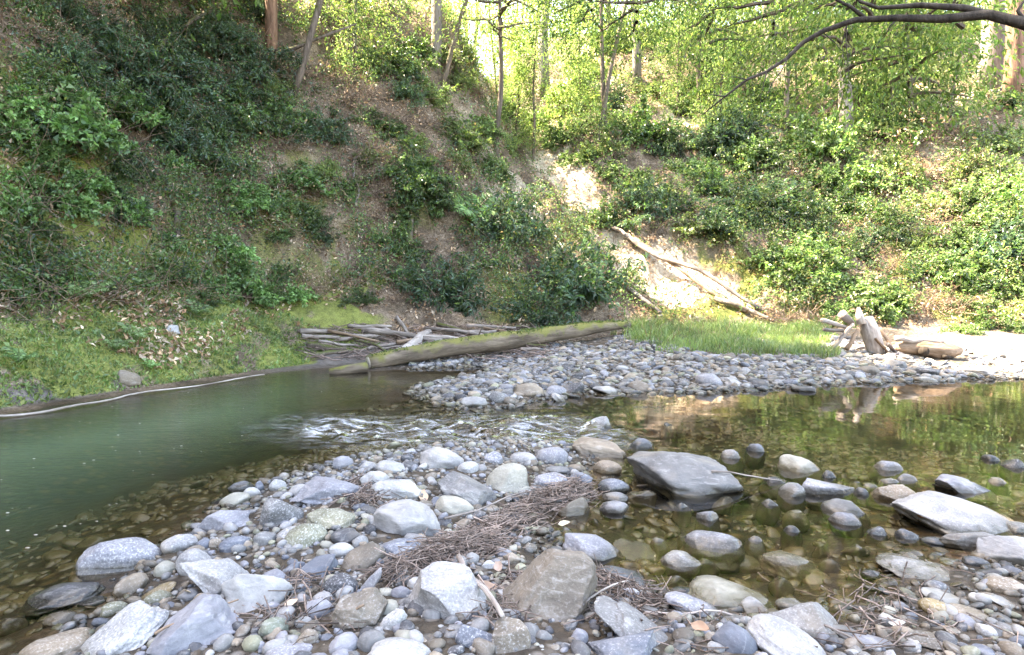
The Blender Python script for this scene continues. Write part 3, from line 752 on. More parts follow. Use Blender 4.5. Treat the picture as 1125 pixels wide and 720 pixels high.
def shrub_mesh(kind, seed, n, sub, per, L, asp, flat=.8, droop=.3, mixin=None, frac=0., gap=.12):
    """unit shrub (reach about 1, base at the origin): arching leafy branches; foliage mesh and stems mesh"""
    r = np.random.default_rng(seed); parts = []; st = MB()
    for i in range(n):
        d = r.normal(0, 1, 3); d[2] = abs(d[2]) * .8 + r.uniform(-.25, .3); d /= np.linalg.norm(d); ln = r.uniform(.45, 1.25)
        a = r.normal(0, .10, 3) * [1, 1, 0]; e = a + d * ln * np.array([1, 1, flat]) + [0, 0, -.18 * ln * r.uniform(0, 1.6)]
        br = curve(a + [0, 0, -.25], e, 9, .10, .10, r); st.tube(br, np.linspace(.020, .004, 9), 3, caps=False)
        twigs = [br[3:]]
        for j in range(sub):
            k = r.integers(3, 9); q = br[k]; o = d + r.normal(0, .75, 3); o /= np.linalg.norm(o); tw = curve(q, q + o * r.uniform(.2, .5) + [0, 0, -.06], 5, .12, .0, r)
            st.tube(tw, np.linspace(.006, .002, 5), 3, caps=False); twigs.append(tw)
        for tw in twigs:
            k = per; t = r.uniform(0, len(tw) - 1.001, k); ti = t.astype(int); c = tw[ti] + (tw[ti + 1] - tw[ti]) * (t - ti)[:, None]; T = tw[ti + 1] - tw[ti]; T /= np.linalg.norm(T, axis=1, keepdims=True) + 1e-9
            ax = T * .7 + r.normal(0, .65, (k, 3)) + [0, 0, -droop]; nr = r.normal(0, .5, (k, 3)) + [0, 0, 1.]; l = L * r.uniform(.55, 1.25, k)
            parts.append(leaf_quads(c + r.normal(0, .025, (k, 3)), ax, nr, l, l * asp * r.uniform(.75, 1.2, k), pick(kind, k, r, mixin, frac) * r.uniform(.75, 1.3)))
    V, Fq, C = merge(parts)
    return mesh('foliage', V, Fq, M_DRY if kind == 'dead' else M_LEAF, False, C), st.build('stems', M_TWIG)
def brush_mesh(seed, n=90):
    r = np.random.default_rng(seed); st = MB(); parts = []
    for i in range(n):
        d = r.normal(0, 1, 3); d[2] = abs(d[2]) + .1; d /= np.linalg.norm(d); a = r.normal(0, .25, 3) * [1, 1, .2]; b = a + d * r.uniform(.5, 1.2) * [1, 1, .8]
        st.tube(curve(a, b, 5, .18, r.uniform(-.15, .1), r), np.linspace(.012, .004, 5), 3, caps=False)
        if i % 2: parts.append(cluster(r, b, 7, .13, d, 'dead', .09, .4, .5))
    V, Fq, C = merge(parts)
    return mesh('dead_leaves', V, Fq, M_DRY, False, C), st.build('stems', mat_twigs)
mat_twigs = mat_wood('dead brush', (.13, .09, .065), (.34, .25, .19), 16, .3)
SHRUB = {}
for kd, a in dict(bay=dict(n=46, sub=5, per=24, L=.115, asp=.36, mixin='mid', frac=.15), mid=dict(n=42, sub=5, per=22, L=.105, asp=.5, mixin='bay', frac=.2),
                  bright=dict(n=40, sub=5, per=20, L=.112, asp=.58, mixin='mid', frac=.35), yellow=dict(n=38, sub=5, per=20, L=.105, asp=.5, mixin='bright', frac=.4),
                  mint=dict(n=26, sub=3, per=12, L=.20, asp=.7, droop=.1, flat=.6)).items():
    SHRUB[kd] = [shrub_mesh(kd, 50 + i + len(kd) * 7, **a) for i in range(3)]
SHRUB['dead'] = [brush_mesh(70 + i) for i in range(3)]
LOOK = dict(bay='dark blue-green', mid='mid-green leafy', bright='light green leafy', yellow='yellow-green sunlit', mint='mint-green broad-leaved', dead='brown leafless')
PLANTS = []
def put_plant(kind, u, v, rpx, label=None, squash=1.0, name=None, back=0.0):
    p = hit(u, v + rpx * .35); d = p[1]; s = rpx * d / F
    p = p + np.array([0, back, 0]) if back else p
    p[2] = gz(p[0], p[1]) - .05 * s
    if kind == 'mint': p = p + normal(p[0], p[1], .4) * .4 * s
    i = int(rng.integers(0, 3)); fo, st = SHRUB[kind][i]
    n = normal(p[0], p[1], .4); tilt = Matrix.Rotation(float(rng.uniform(0, TAU)), 4, 'Z')
    ax = Vector((0, 0, 1)).lerp(Vector(n), .45).normalized(); rot = (ax.to_track_quat('Z', 'Y').to_matrix().to_4x4() @ tilt).to_euler()
    e = empty(name or ('dead_brush' if kind == 'dead' else 'shrub'), p, 0, 1, rot); e.scale = (s, s, s * squash)
    link(fo.name.split('.')[0], fo, e); link('stems', st, e)
    PLANTS.append(dict(o=e, u=u, v=v, look=LOOK[kind], cat='brush' if kind == 'dead' else 'shrub', label=label))
    return e
H = put_plant
H('bay', 492, 308, 52, 'dark blue-green bay shrub overhanging the mud above the mossy log\'s near end')
H('bay', 622, 290, 72, 'large blue-green shrub bulging over the middle of the mossy log')
H('bay', 555, 232, 52, 'dark shrub behind and above the two big shrubs over the log')
H('bay', 592, 335, 40, 'low dark shrub just behind the middle of the mossy log')
H('mid', 462, 185, 40, 'yellowish mid-green shrub on the brown slope above the leaning fern')
H('bay', 720, 215, 42, 'blue-green shrub on the right rim of the pale landslide')
H('mid', 660, 235, 30, 'small shrub growing out of the middle of the pale landslide')
H('bright', 885, 285, 48, 'grey-green feathery shrub standing behind the grass patch')
H('dead', 1022, 330, 26, 'pinkish dead bush behind the bleached broken trunk')
H('bay', 1105, 260, 55, 'dark shrub at the right edge above the gravel')
H('bay', 150, 62, 58, 'largest dark blue-green shrub near the top left corner')
H('bay', 232, 48, 44, 'dark shrub left of the red-brown trunk\'s foot')
H('bay', 205, 152, 46, 'dark broad shrub in the middle of the steep left bank')
H('mint', 70, 132, 44, 'big mint-green bramble arching over the dark mossy hollow')
H('mid', 272, 128, 38, 'mid-green shrub below the leaning mossy trunk')
regs = [(dict(dead=4, mid=2, yellow=3, bright=1), (400, 50, 525, 210), 16, (16, 32)),   # kind weights, box, n, radius range
    (dict(bay=6, mid=2), (40, 10, 300, 130), 24, (22, 46)), (dict(mint=6, mid=1), (0, 90, 140, 255), 20, (18, 32)), (dict(dead=5, bay=1), (0, 0, 110, 110), 7, (22, 36)),
    (dict(mid=4, bay=3, mint=2), (120, 110, 330, 230), 18, (16, 34)), (dict(mid=3, mint=4), (170, 190, 330, 330), 16, (14, 26)), (dict(mid=3, dead=5, yellow=2, bay=2), (300, 60, 480, 220), 24, (16, 34)),
    (dict(mid=4, dead=3, bay=2), (330, 210, 450, 340), 12, (14, 28)), (dict(yellow=3, bright=3, dead=1), (500, 60, 600, 200), 10, (16, 30)), (dict(bright=3, yellow=3, mid=2, bay=2), (620, 90, 800, 210), 18, (20, 46)),
    (dict(bright=4, mid=3, bay=2, yellow=2, dead=1), (780, 120, 1125, 240), 34, (26, 56)), (dict(bright=3, mid=4, bay=2, yellow=1, dead=3), (800, 220, 1125, 345), 28, (22, 50)),
    (dict(bright=2, mint=2, mid=2), (1040, 180, 1125, 370), 8, (16, 30)), (dict(yellow=2, bright=3, mid=1), (600, 20, 1125, 110), 18, (22, 40))]
for wts, (u0, v0, u1, v1), n, (r0, r1) in regs:
    ks = list(wts); pw = np.array([wts[k] for k in ks], float); pw /= pw.sum(); done = []; tr = 0
    while len(done) < n and tr < n * 30:
        tr += 1; u, v = rng.uniform(u0, u1), rng.uniform(v0, v1); q = rng.uniform(r0, r1)
        if any(math.hypot(u - a, v - b) < (q + c) * .5 for a, b, c in done): continue
        tt = np.clip(((u - 590) * 240 + (v - 190) * 150) / (240**2 + 150**2), 0, 1)
        if math.hypot(u - 590 - 240 * tt, v - 190 - 150 * tt) < 26 + q * .4: continue
        done.append((u, v, q)); put_plant(str(rng.choice(ks, p=pw)), u, v, q, squash=rng.uniform(.7, 1.15))

# ferns on the mossy bank and the leaning one on the brown slope
def fern_mesh(seed, n=8, col='bright'):
    r = np.random.default_rng(seed); parts = []; mb = MB()
    for i in range(n):
        a = i * TAU / n + r.normal(0, .25); L = r.uniform(.7, 1.05); t = np.linspace(0, 1, 13)
        px = t * L * .85; pzv = .55 * np.sin(t * 2.1) * L * r.uniform(.7, 1.1)
        sp = np.stack([px * math.cos(a), px * math.sin(a), pzv], 1); mb.tube(sp, np.linspace(.012, .004, 13), 3, (.08, .12, .03), caps=False)
        side = np.array([-math.sin(a), math.cos(a), 0]); T = np.gradient(sp, axis=0); T /= np.linalg.norm(T, axis=1, keepdims=True)
        ln = .30 * L * np.sin(np.pi * (t * .86 + .12)) + .02
        for sg in (1, -1):
            ax = side * sg + T * .45 + r.normal(0, .08, (13, 3)) + np.array([0, 0, -.15])
            parts.append(leaf_quads(sp, ax, np.cross(T, side) * 1.0 + r.normal(0, .1, (13, 3)), ln, ln * .34, pick(col, 13, r), .1))
    V, Fq, C = merge(parts); mb.add(V, Fq, C); return mb.build('fern', M_LEAF, False)
FERN = [fern_mesh(300 + i, 7 + i, c) for i, c in enumerate(('bright', 'bright', 'mint'))]
def put_fern(u, v, rpx, label, k=0, tilt=.5):
    p = hit(u, v); s = 1.35 * rpx * p[1] / F; p[2] = gz(p[0], p[1]) + .05
    o = link('fern', FERN[k], None, p); ax = Vector((0, 0, 1)).lerp(Vector(normal(p[0], p[1], .3)), tilt).normalized()
    o.rotation_euler = (ax.to_track_quat('Z', 'Y').to_matrix().to_4x4() @ Matrix.Rotation(float(rng.uniform(0, 6)), 4, 'Z')).to_euler(); o.scale = (s,) * 3
    return tag(o, label, 'fern', 'ferns on the mossy left bank')
put_fern(96, 336, 24, 'largest light green fern in the middle of the mossy bank')
put_fern(216, 352, 17, 'upright pale green fern beside the small white bank stone', 1)
put_fern(148, 381, 20, 'yellow-green fern halfway up the moss near the waterline', 0)
put_fern(128, 395, 16, 'low fern just above the brownish stone in the moss', 1)
put_fern(160, 322, 20, 'fern under the leaf-littered slope, beyond the largest fern', 1)
put_fern(60, 318, 22, 'broad fern on the dark overhang at the upper edge of the moss', 2)
put_fern(14, 335, 24, 'bright fern cut by the left edge above the moss', 2)
put_fern(180, 300, 16, 'small fern among brown leaves over the moss', 0)
put_fern(165, 412, 11, 'smallest fern, on the mud lip between stone and moss hummock', 2)
put_fern(20, 410, 18, 'spreading fern low at the left edge near the water', 2)
f_ = put_fern(516, 245, 30, 'mint-green fern leaning out of the brown slope between two dark shrubs', 2, .8); f_['group'] = 'ferns on the slope'
put_fern(80, 240, 22, 'fern hanging beneath the bramble on the dark bank', 2)
put_fern(1072, 344, 18, 'bright fern on the slope foot beside the hollow log', 0)
put_fern(985, 345, 15, 'light fern just behind the bleached broken trunk', 0)

# uncountable cover: litter, low undergrowth, moss tufts, grass
def hill_points(n, cond=None, x0=-10, x1=17, y0=7.5, y1=34):
    """points on the terrain, about evenly spread over the view"""
    x = rng.uniform(x0, x1, n); y = rng.uniform(y0, y1, n); m = (np.abs(x) < y * .85 + .6) & (rng.uniform(size=n) < np.clip((11 / y) ** 2, 0, 1)); x, y = x[m], y[m]
    z, l, f, t, w, sdd, a, b, c = ground(x, y, True); p = np.stack([x, y, z], 1); u, v, d = proj(p)
    k = (v > -60) & (u > -60) & (u < 1190) & (t > .25)
    if cond is not None: k &= cond(u, v, t, w, sdd, a, b, c)
    return p[k], u[k], v[k]
def normals(p, e=.15):
    x, y = p[:, 0], p[:, 1]; return np.stack([ground(x - e, y) - ground(x + e, y), ground(x, y - e) - ground(x, y + e), np.full(len(x), 2 * e)], 1)
p, u, v = hill_points(330000, lambda u, v, t, w, s, a, b, c: ((w < .5) | (t > 1.5) | (a > .1)) & (b + .7 * a + .3 * np.sin(u * .05 + v * .08) > rng.normal(-.22, .25, len(u))))
n = len(p); nr = normals(p); nr /= np.linalg.norm(nr, axis=1, keepdims=True)
ln = rng.uniform(.05, .14, n); C = pick('dead', n, rng) * rng.uniform(.6, 1.6, n)[:, None]
V, Fq, C = leaf_quads(p + nr * rng.uniform(.01, .06, n)[:, None], rng.normal(0, 1, (n, 3)), nr + rng.normal(0, .45, (n, 3)), ln, ln * rng.uniform(.3, .6, n), C)
tag(link('leaf_litter', mesh('leaf_litter', V, Fq, M_DRY, False, C)), kind='stuff')
# low undergrowth: little leafy sprigs, in patches
p, u, v = hill_points(240000, lambda u, v, t, w, s, a, b, c: (b + .6 * a - .3 * ((u > 290) & (u < 500) & (v > 60) & (v < 330)) - .35 * ((u < 190) & (v > 150) & (v < 270)) > np.where(w > .5, rng.normal(-.10, .18, len(u)), rng.normal(.10, .16, len(u)))) & (s > rng.normal(.6, .3, len(u))) & (t > np.where(w > .5, 1.9, .5)))
parts = []; k = len(p); per = 10
c = np.repeat(p, per, 0) + rng.normal(0, .10, (k * per, 3)) * [1, 1, .7] + [0, 0, .10] + np.repeat(rng.uniform(0, 1, k) ** 2.5, per)[:, None] * [0, -.25, .55]
right = np.repeat(u > 600, per); up = np.repeat(v, per)
C = np.where((rng.uniform(size=k * per) < np.where(right, .65, .22))[:, None], pick('bright', k * per, rng, 'yellow', .35), pick('mid', k * per, rng, 'bay', .4))
ln = rng.uniform(.045, .105, k * per)
dm = rng.uniform(size=k * per) < .08; C[dm] = pick('dead', int(dm.sum()), rng)
V, Fq, C = leaf_quads(c, rng.normal(0, 1, c.shape) + [0, 0, .1], rng.normal(0, .5, c.shape) + [0, -.3, .9], ln, ln * rng.uniform(.4, .7, len(ln)), C)
tag(link('undergrowth', mesh('undergrowth', V, Fq, M_LEAF, False, C)), kind='stuff')
# dead stalks and roots hanging on the slopes
p, u, v = hill_points(70000, lambda u, v, t, w, s, a, b, c: (t > 1.6) & ((c + b * .5 < .1) | (w > .6))); mb = MB()
for q in p[:6000]:
    d = rng.normal(0, 1, 3) * [1, 1, .7] + [.2, -.4, .2]; d /= np.linalg.norm(d); L = rng.uniform(.25, 1.3)
    mb.tube(curve(q, q + d * L + [0, 0, .1], 4, .15, rng.uniform(-.1, .12)), np.linspace(.007, .003, 4), 3, caps=False)
tag(link('brushwood', mb.build('brushwood', mat_twigs)), kind='stuff')
# moss tufts and seedlings on the low left bank
x = rng.uniform(-9, -2.5, 90000); y = rng.uniform(6, 14.5, 90000); z, l, f, t, w, s, a, b, c_ = ground(x, y, True)
k = (t > -.08) & (t < 3.0 + 1.0 * a) & (z > .03) & (b + .4 * a > -.5) & (np.abs(x) < y * .85); p = np.stack([x, y, z], 1)[k][:40000]; n = len(p)
ln = rng.uniform(.02, .06, n); ln[::9] *= 1.9
V, Fq, C = leaf_quads(p, rng.normal(0, .6, (n, 3)) + [.1, -.2, .8], rng.normal(0, .6, (n, 3)) + [0, -.6, .5], ln, ln * rng.uniform(.3, .7, n), pick('yellow', n, rng, 'bright', .45))
tag(link('moss', mesh('moss', V, Fq, M_LEAF, False, C)), kind='stuff')
k = np.flatnonzero((moss > .45) & (th > 1.5) & (Z1 > .4) & (np.abs(X1) < Y1 * .85) & (Y1 < 26)); k = rng.choice(k, min(30000, len(k)), replace=False); n = len(k)
p = np.stack([X1, Y1, Z1], 1)[k] + rng.normal(0, .04, (n, 3)) * [1, 1, .3]; nr = normals(p); nr /= np.linalg.norm(nr, axis=1, keepdims=True); ln = rng.uniform(.025, .085, n)
V, Fq, C = leaf_quads(p, rng.normal(0, .6, (n, 3)) + nr * .8, nr + rng.normal(0, .5, (n, 3)), ln, ln * rng.uniform(.25, .6, n), pick('yellow', n, rng, 'mid', .5) * .75)
tag(link('slope_moss', mesh('slope_moss', V, Fq, M_LEAF, False, C)), kind='stuff')
def grass(name, pts, h0, h1, pal='bright'):
    n = len(pts); h = (h0 + (h1 - h0) * rng.uniform(0, 1, n) ** 1.5 * (.45 + .75 * sstep(-.4, .4, fb2(pts[:, 0], pts[:, 1], 1.7, 2))))[:, None]; a = rng.uniform(0, TAU, n); s = np.stack([np.cos(a), np.sin(a), 0 * a], 1); ln = rng.normal(0, .55, (n, 3)) * [1, 1, 0]
    wd = h * .02 + .003
    V = np.stack([pts - s * wd, pts + s * wd, pts + (ln * .35 + [0, 0, .6]) * h + s * wd * .7, pts + (ln * .35 + [0, 0, .6]) * h - s * wd * .7, pts + (ln + [0, 0, 1.0]) * h], 1).reshape(-1, 3)
    b = np.arange(n)[:, None] * 5
    return tag(link(name, mesh(name, V, [b + [[0, 1, 2, 3]], b + [[3, 2, 4]]], M_LEAF, False, np.repeat(pick(pal, n, rng, 'yellow', .35), 5, 0))), kind='stuff')
x = rng.uniform(1.5, 8, 60000); y = rng.uniform(12, 17.5, 60000); z, l, f, t, w, s, a, b, c_ = ground(x, y, True); u, v, d = proj(np.stack([x, y, z], 1))
k = (u > 690 + 30 * b) & (u < 912 + 20 * b) & (v > 352) & (v < 388 - np.clip((760 - u) * .12, -4, 30) + 9 * b + 7 * a)
k &= (b + .5 * a > rng.normal(-.25, .3, len(u)))
grass('grass', np.stack([x, y, z], 1)[k][:22000], .05, .24)
k = (t > .0) & (t < 1.3) & (b > -.4) & (x > 6.8)
k2 = (u > 690) & (u < 915) & (v > 350) & (v < 386) & (b > .1); grass('grass_stalks', np.stack([x, y, z], 1)[k2][:260], .15, .4, 'dead')
grass('grass_fringe', np.stack([x, y, z], 1)[k][:7000], .06, .25)

# ------------------------------------------------------------------ trees
def crown_mesh(seed, pal, Rr, H0, H1, clumps, per, L, asp, hang=.5, mixin='mid', frac=.3, shape='round', cl=.5):
    """crown round the z axis between H0 and H1; returns leaves and limbs"""
    r = np.random.default_rng(seed); parts = []; tw = MB()
    for i in range(clumps):
        t = r.uniform(0, 1); a = r.uniform(0, TAU)
        prof = math.sqrt(max(.05, 1 - (2 * t - .85) ** 2)) if shape == 'round' else (.55 + .45 * math.sin(t * 9 + seed)) * (1 - .4 * t)
        rr = Rr * prof * r.uniform(.25, 1.0) ** .6; z = H0 + (H1 - H0) * t
        c = np.array([math.cos(a) * rr, math.sin(a) * rr, z]); o = np.array([math.cos(a), math.sin(a), 0])
        if i % 3 == 0: tw.tube(curve((0, 0, z + .1 - .12 * rr), c, 6, .12, .04, r), np.linspace(.02 + .018 * rr, .006, 6), 5, caps=False)
        k = max(1, int(3 * hang + r.uniform(0, 2)))
        for j in range(k):
            parts.append(cluster(r, c + o * .1 * j - np.array([0, 0, j * cl * .75]) + r.normal(0, cl * .25, 3), per // k, cl * r.uniform(.45, .8), o, pal, L, asp, .3 + hang * .7, mixin, frac, .7))
    V, Fq, C = merge(parts)
    m = tw; tv = np.concatenate(m.V); tf = np.concatenate(m.F[4]); me = mesh('crown', np.concatenate([V, tv]), np.concatenate([Fq, tf + len(V)]), M_LEAF_TREE, False, np.concatenate([C, np.concatenate(m.C)]))
    me.materials.append(M_BARK); mi = np.zeros(len(me.polygons), np.int32); mi[len(Fq):] = 1; me.polygons.foreach_set('material_index', mi); return me
CROWN = dict(
    bay=[crown_mesh(11 + i, 'yellow', 2.6, -2.2, 4.0, 85, 100, .13, .38, .8, 'bright', .45) for i in range(3)],
    dense=[crown_mesh(21 + i, 'mid', 3.6, -2.5, 4.5, 150, 110, .20, .5, .4, 'bay', .4, cl=.7) for i in range(2)],
    slim=[crown_mesh(31 + i, 'bright', .85, .3, 4.6, 60, 70, .10, .4, .9, 'yellow', .45, 'column', .32) for i in range(3)],
    bough=[crown_mesh(41, 'mid', 1.2, -.8, 1.0, 26, 70, .10, .36, .8, 'yellow', .4, cl=.35)])
def put_tree(base, h, r0, lean, kind, look, label, bark, crown_at=.7, cs=1.0, name='tree', extra=None, group=None, vary=None):
    e = empty(name, base); top = np.array([lean[0], lean[1], h]); mb = MB(); pts = curve((0, 0, -.5), top, 12, .02)
    mb.tube(pts, np.linspace(r0 * 1.15, r0 * .45, 12), 10)
    link('trunk', mb.build('trunk', bark), e)
    if extra: link('limb', extra.build('limb', bark), e)
    if kind:
        i = int(rng.integers(0, len(CROWN[kind]))); cm = CROWN[kind][i]
        for nm, m in (('crown', cm),):
            o = link(nm, m, e, top * crown_at if kind != 'slim' else (0, 0, 0)); o.scale = (cs,) * 3; o.rotation_euler = (0, 0, float(rng.uniform(0, TAU)))
            if kind == 'slim': o.rotation_euler = (float(lean[1]) * -.12, float(lean[0]) * .16, o.rotation_euler[2])
    tag(e, label, 'tree', group)
    if not label: u, v, d = proj(base); PLANTS.append(dict(o=e, u=u, v=v, look=look, cat='tree', label=None))
    return e
def at(u, v, back=0):
    p = hit(u, v); p[1] += back; p[2] = gz(p[0], p[1]); return p
def lean_to(b, u2, v2):
    """offset that carries the sight line of base b to pixel u2, v2 at the same depth"""
    d = ray(u2, v2); t = (b[1]) / d[1]; q = CAM + d * t; return q - b
def seen_tree(u, v, u2, wpx, bark, kind, label, cat_h=11, crown_at=.75, cs=1.0, extra=None, back=0):
    b = at(u, v, back); o = lean_to(b, u2, 0); k = cat_h / max(o[2], 1.0); return put_tree(b, cat_h, wpx * b[1] / F / 2, (o[0] * k, 0), kind, '', label, bark, crown_at, cs, extra=extra)
seen_tree(297, 60, 296, 12, M_BARKR, 'bay', 'straight red-brown trunk on the steep left slope, beside a leaning mossy one', 12, 1.0, .75)
b = at(320, 102); mb = MB(); q0 = lean_to(b, 300, 57); q1 = lean_to(b, 345, 44); q2 = lean_to(b, 392, 26)
mb.tube(np.array([q0, (q0 + q1) / 2 + [0, 0, -.08], q1, q2]), [.055, .06, .05, .025], 8)
o = lean_to(b, 345, 0); put_tree(b, 9, .09, (o[0] * 9 / o[2], 0), 'bay', '', 'leaning mossy trunk crossed by a dark level limb on the left slope', M_BARK, 1.0, .8, extra=mb)
seen_tree(478, 75, 476, 11, M_BARKP, 'bay', 'pale straight trunk at the left side of the bright ravine', 13, .95)
seen_tree(482, 92, 512, 5, M_BARK, None, 'thin bare pole-like tree leaning right across the bright gap', 8, 1, 1.0)
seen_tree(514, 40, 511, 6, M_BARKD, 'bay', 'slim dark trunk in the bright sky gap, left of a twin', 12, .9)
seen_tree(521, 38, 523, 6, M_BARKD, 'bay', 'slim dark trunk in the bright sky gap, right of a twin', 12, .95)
seen_tree(600, 104, 600, 11, M_BARKP, 'bay', 'grey trunk behind hanging foliage at the right side of the ravine', 12, .75)
seen_tree(700, 90, 698, 9, M_BARKP, 'bay', 'grey trunk on the slope above the pale landslide', 11, .7)
seen_tree(848, 66, 848, 16, M_BARKP, 'bay', 'stout grey trunk beneath the overhanging dark branch', 13, .75)
seen_tree(932, 158, 927, 14, M_BARKP, 'bay', 'pale trunk low among shrubs, below the dark branch', 10, .75)
seen_tree(1084, 96, 1086, 22, M_BARKP, 'bay', 'thick pale trunk at the upper right, left of a reddish trunk', 14, .75)
seen_tree(1112, 110, 1114, 18, M_BARKR, 'bay', 'reddish trunk at the upper right edge', 14, .75)
seen_tree(652, 165, 690, 5, M_BARK, 'slim', 'thin sapling leaning right beyond the pale landslide', 7)
for i, (u, v, kd) in enumerate([(565, 150, 'slim'), (585, 175, 'slim'), (548, 110, 'slim'), (640, 120, 'slim'), (745, 130, 'slim'), (790, 150, 'slim'), (880, 130, 'slim'), (975, 150, 'slim'),
        (1040, 150, 'slim'), (390, 90, 'slim'), (670, 60, 'bay'), (760, 55, 'bay'), (805, 40, 'bay'), (900, 50, 'bay'), (980, 60, 'bay'), (1030, 40, 'bay'), (560, 50, 'bay'), (630, 40, 'bay'), (730, 20, 'bay'), (940, 15, 'bay'), (590, 20, 'bay'), (860, 10, 'bay')]):
    b = at(u, v); hh = rng.uniform(5, 6.5) if kd == 'slim' else rng.uniform(7, 11)
    cz = .7 if kd == 'slim' else rng.uniform(2.2, 4.0) / hh
    put_tree(b, hh, .05 if kd == 'slim' else rng.uniform(.09, .16), (rng.normal(0, .4), rng.normal(0, .3)), kd, 'slender leafy young' if kd == 'slim' else 'yellow-green broadleaf', None, M_BARK, cz, rng.uniform(.85, 1.15))
# the wood on the ridge, one mass of leaves with light coming through
parts = []; nb = 900
x = rng.uniform(-12, 40, nb); y = rng.uniform(33, 52, nb); z = ground(x, y) + rng.uniform(0, 1, nb) ** 1.2 * 13
for q in np.stack([x, y, z], 1): parts.append(cluster(rng, q, 75, rng.uniform(.5, 1.1), np.zeros(3), 'yellow', .22, .5, .6, 'bright', .5))
tag(link('far_woods', mesh('far_woods', *[q for q in (lambda m: (m[0], m[1]))(merge(parts))], M_LEAF_TREE, False, merge(parts)[2])), kind='stuff')
# trees added on the left slope just outside the frame to shade the creek
for i, (x, y) in enumerate([(-12.5, 4), (-11.5, 8), (-14, 11), (-10.5, 12.5), (-12, 16), (-13.5, .5), (-12.8, 9.6), (-12, 6.2), (-11.4, 16.4), (-9.6, 16.9), (-13.8, 8.2), (-15.2, 11.6), (-14.4, 10.0)]):
    e = put_tree((x, y, gz(x, y)), rng.uniform(14, 18), .26, (rng.normal(.5, .3), rng.normal(0, .3)), 'dense', '', ['dense dark evergreen tree rooted high on the left slope'][0], M_BARKR, .22 if y > 16.5 else .3 if i > 6 else .55 + .3 * (i % 2), rng.uniform(1.25, 1.5) * (.8 if x > -11.5 and y > 16 else 1), group='evergreens shading the left slope')

for i, (u, v, dx, kd, lb) in enumerate([(545, 165, 0, 'bay', 'drooping broadleaf tree in the middle of the ravine mouth'), (665, 150, 0, 'bay', 'drooping broadleaf tree right of the ravine, above the landslide'), (770, 120, 0, 'bay', 'drooping broadleaf tree at the tip of the bare branch'),
        (865, 150, 0, 'bay', 'drooping broadleaf tree between the stout and the low pale trunks'), (1000, 140, 0, 'bay', 'drooping broadleaf tree behind the thick part of the bare branch'), (385, 70, 0, 'bay', 'drooping broadleaf tree right of the dark level limb')]):
    b = at(u, v); q = lean_to(b, u, -5); hh = max(q[2] + .8, 2.5); put_tree(b, hh + 1.2, .09, (rng.normal(0, .3), -.3), kd, '', lb, M_BARK, hh / (hh + 1.2), rng.uniform(.85, 1.1))
# the tree outside the right edge whose bare limb reaches into the picture
base = np.array([7.6, 5.0, gz(7.6, 5.0)])
def dpt(u, v, d): q = ray(u, v); return CAM + q * d - base
mb = MB(); A = [np.array([.0, .3, 3.6])] + [dpt(u, v, d) for u, v, d in ((1190, 48, 5.6), (1125, 26, 5.7), (1085, 16, 5.8), (1035, 21, 5.9), (985, 20, 6.0), (940, 22, 6.1), (905, 34, 6.2), (882, 47, 6.3), (864, 65, 6.3), (842, 79, 6.4), (820, 88, 6.4), (797, 106, 6.5), (772, 126, 6.5))]
mb.tube(A, [.11, .066, .052, .044, .037, .031, .027, .023, .020, .018, .015, .013, .009, .004], 8)
mb.tube([dpt(u, v, d) for u, v, d in ((1095, 19, 5.8), (1060, 9, 5.85), (1010, 6, 5.9), (965, 9, 6.0), (945, 2, 6.0), (930, -14, 6.1))], [.034, .03, .024, .017, .014, .01], 7)
mb.tube([dpt(u, v, d) for u, v, d in ((950, 20, 6.1), (935, 8, 6.1), (915, -2, 6.1), (895, -12, 6.1))], [.02, .015, .011, .007], 6)
mb.tube([dpt(u, v, d) for u, v, d in ((1128, 26, 5.7), (1118, 12, 5.7), (1130, -6, 5.7))], [.02, .014, .008], 6)
for (u, v, u2, v2) in ((930, 28, 925, 75), (905, 36, 930, 60), (822, 88, 800, 84), (865, 66, 838, 118), (842, 80, 836, 128), (797, 106, 770, 104), (930, 30, 932, 100), (985, 22, 960, 55)):
    mb.tube(curve(dpt(u, v, 6.2), dpt(u2, v2, 6.2), 5, .08), np.linspace(.006, .002, 5), 4)
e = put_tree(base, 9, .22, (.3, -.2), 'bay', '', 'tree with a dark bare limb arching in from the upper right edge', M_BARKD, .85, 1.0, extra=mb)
cm = CROWN['bough'][0]
for (u, v, d, s) in ((930, 30, 8.0, .8), (1000, 55, 8.3, .9), (960, -30, 7.5, .8), (1060, -25, 7.0, .8), (700, -15, 11, .9), (780, 10, 11.5, .9), (850, -5, 10, .9), (900, 20, 10.5, 1.0), (650, -25, 12, .9), (1010, -10, 9, .9)):
    o = link('crown', cm, e, dpt(u, v, d)); o.scale = (s,) * 3; o.rotation_euler = (0, 0, u)
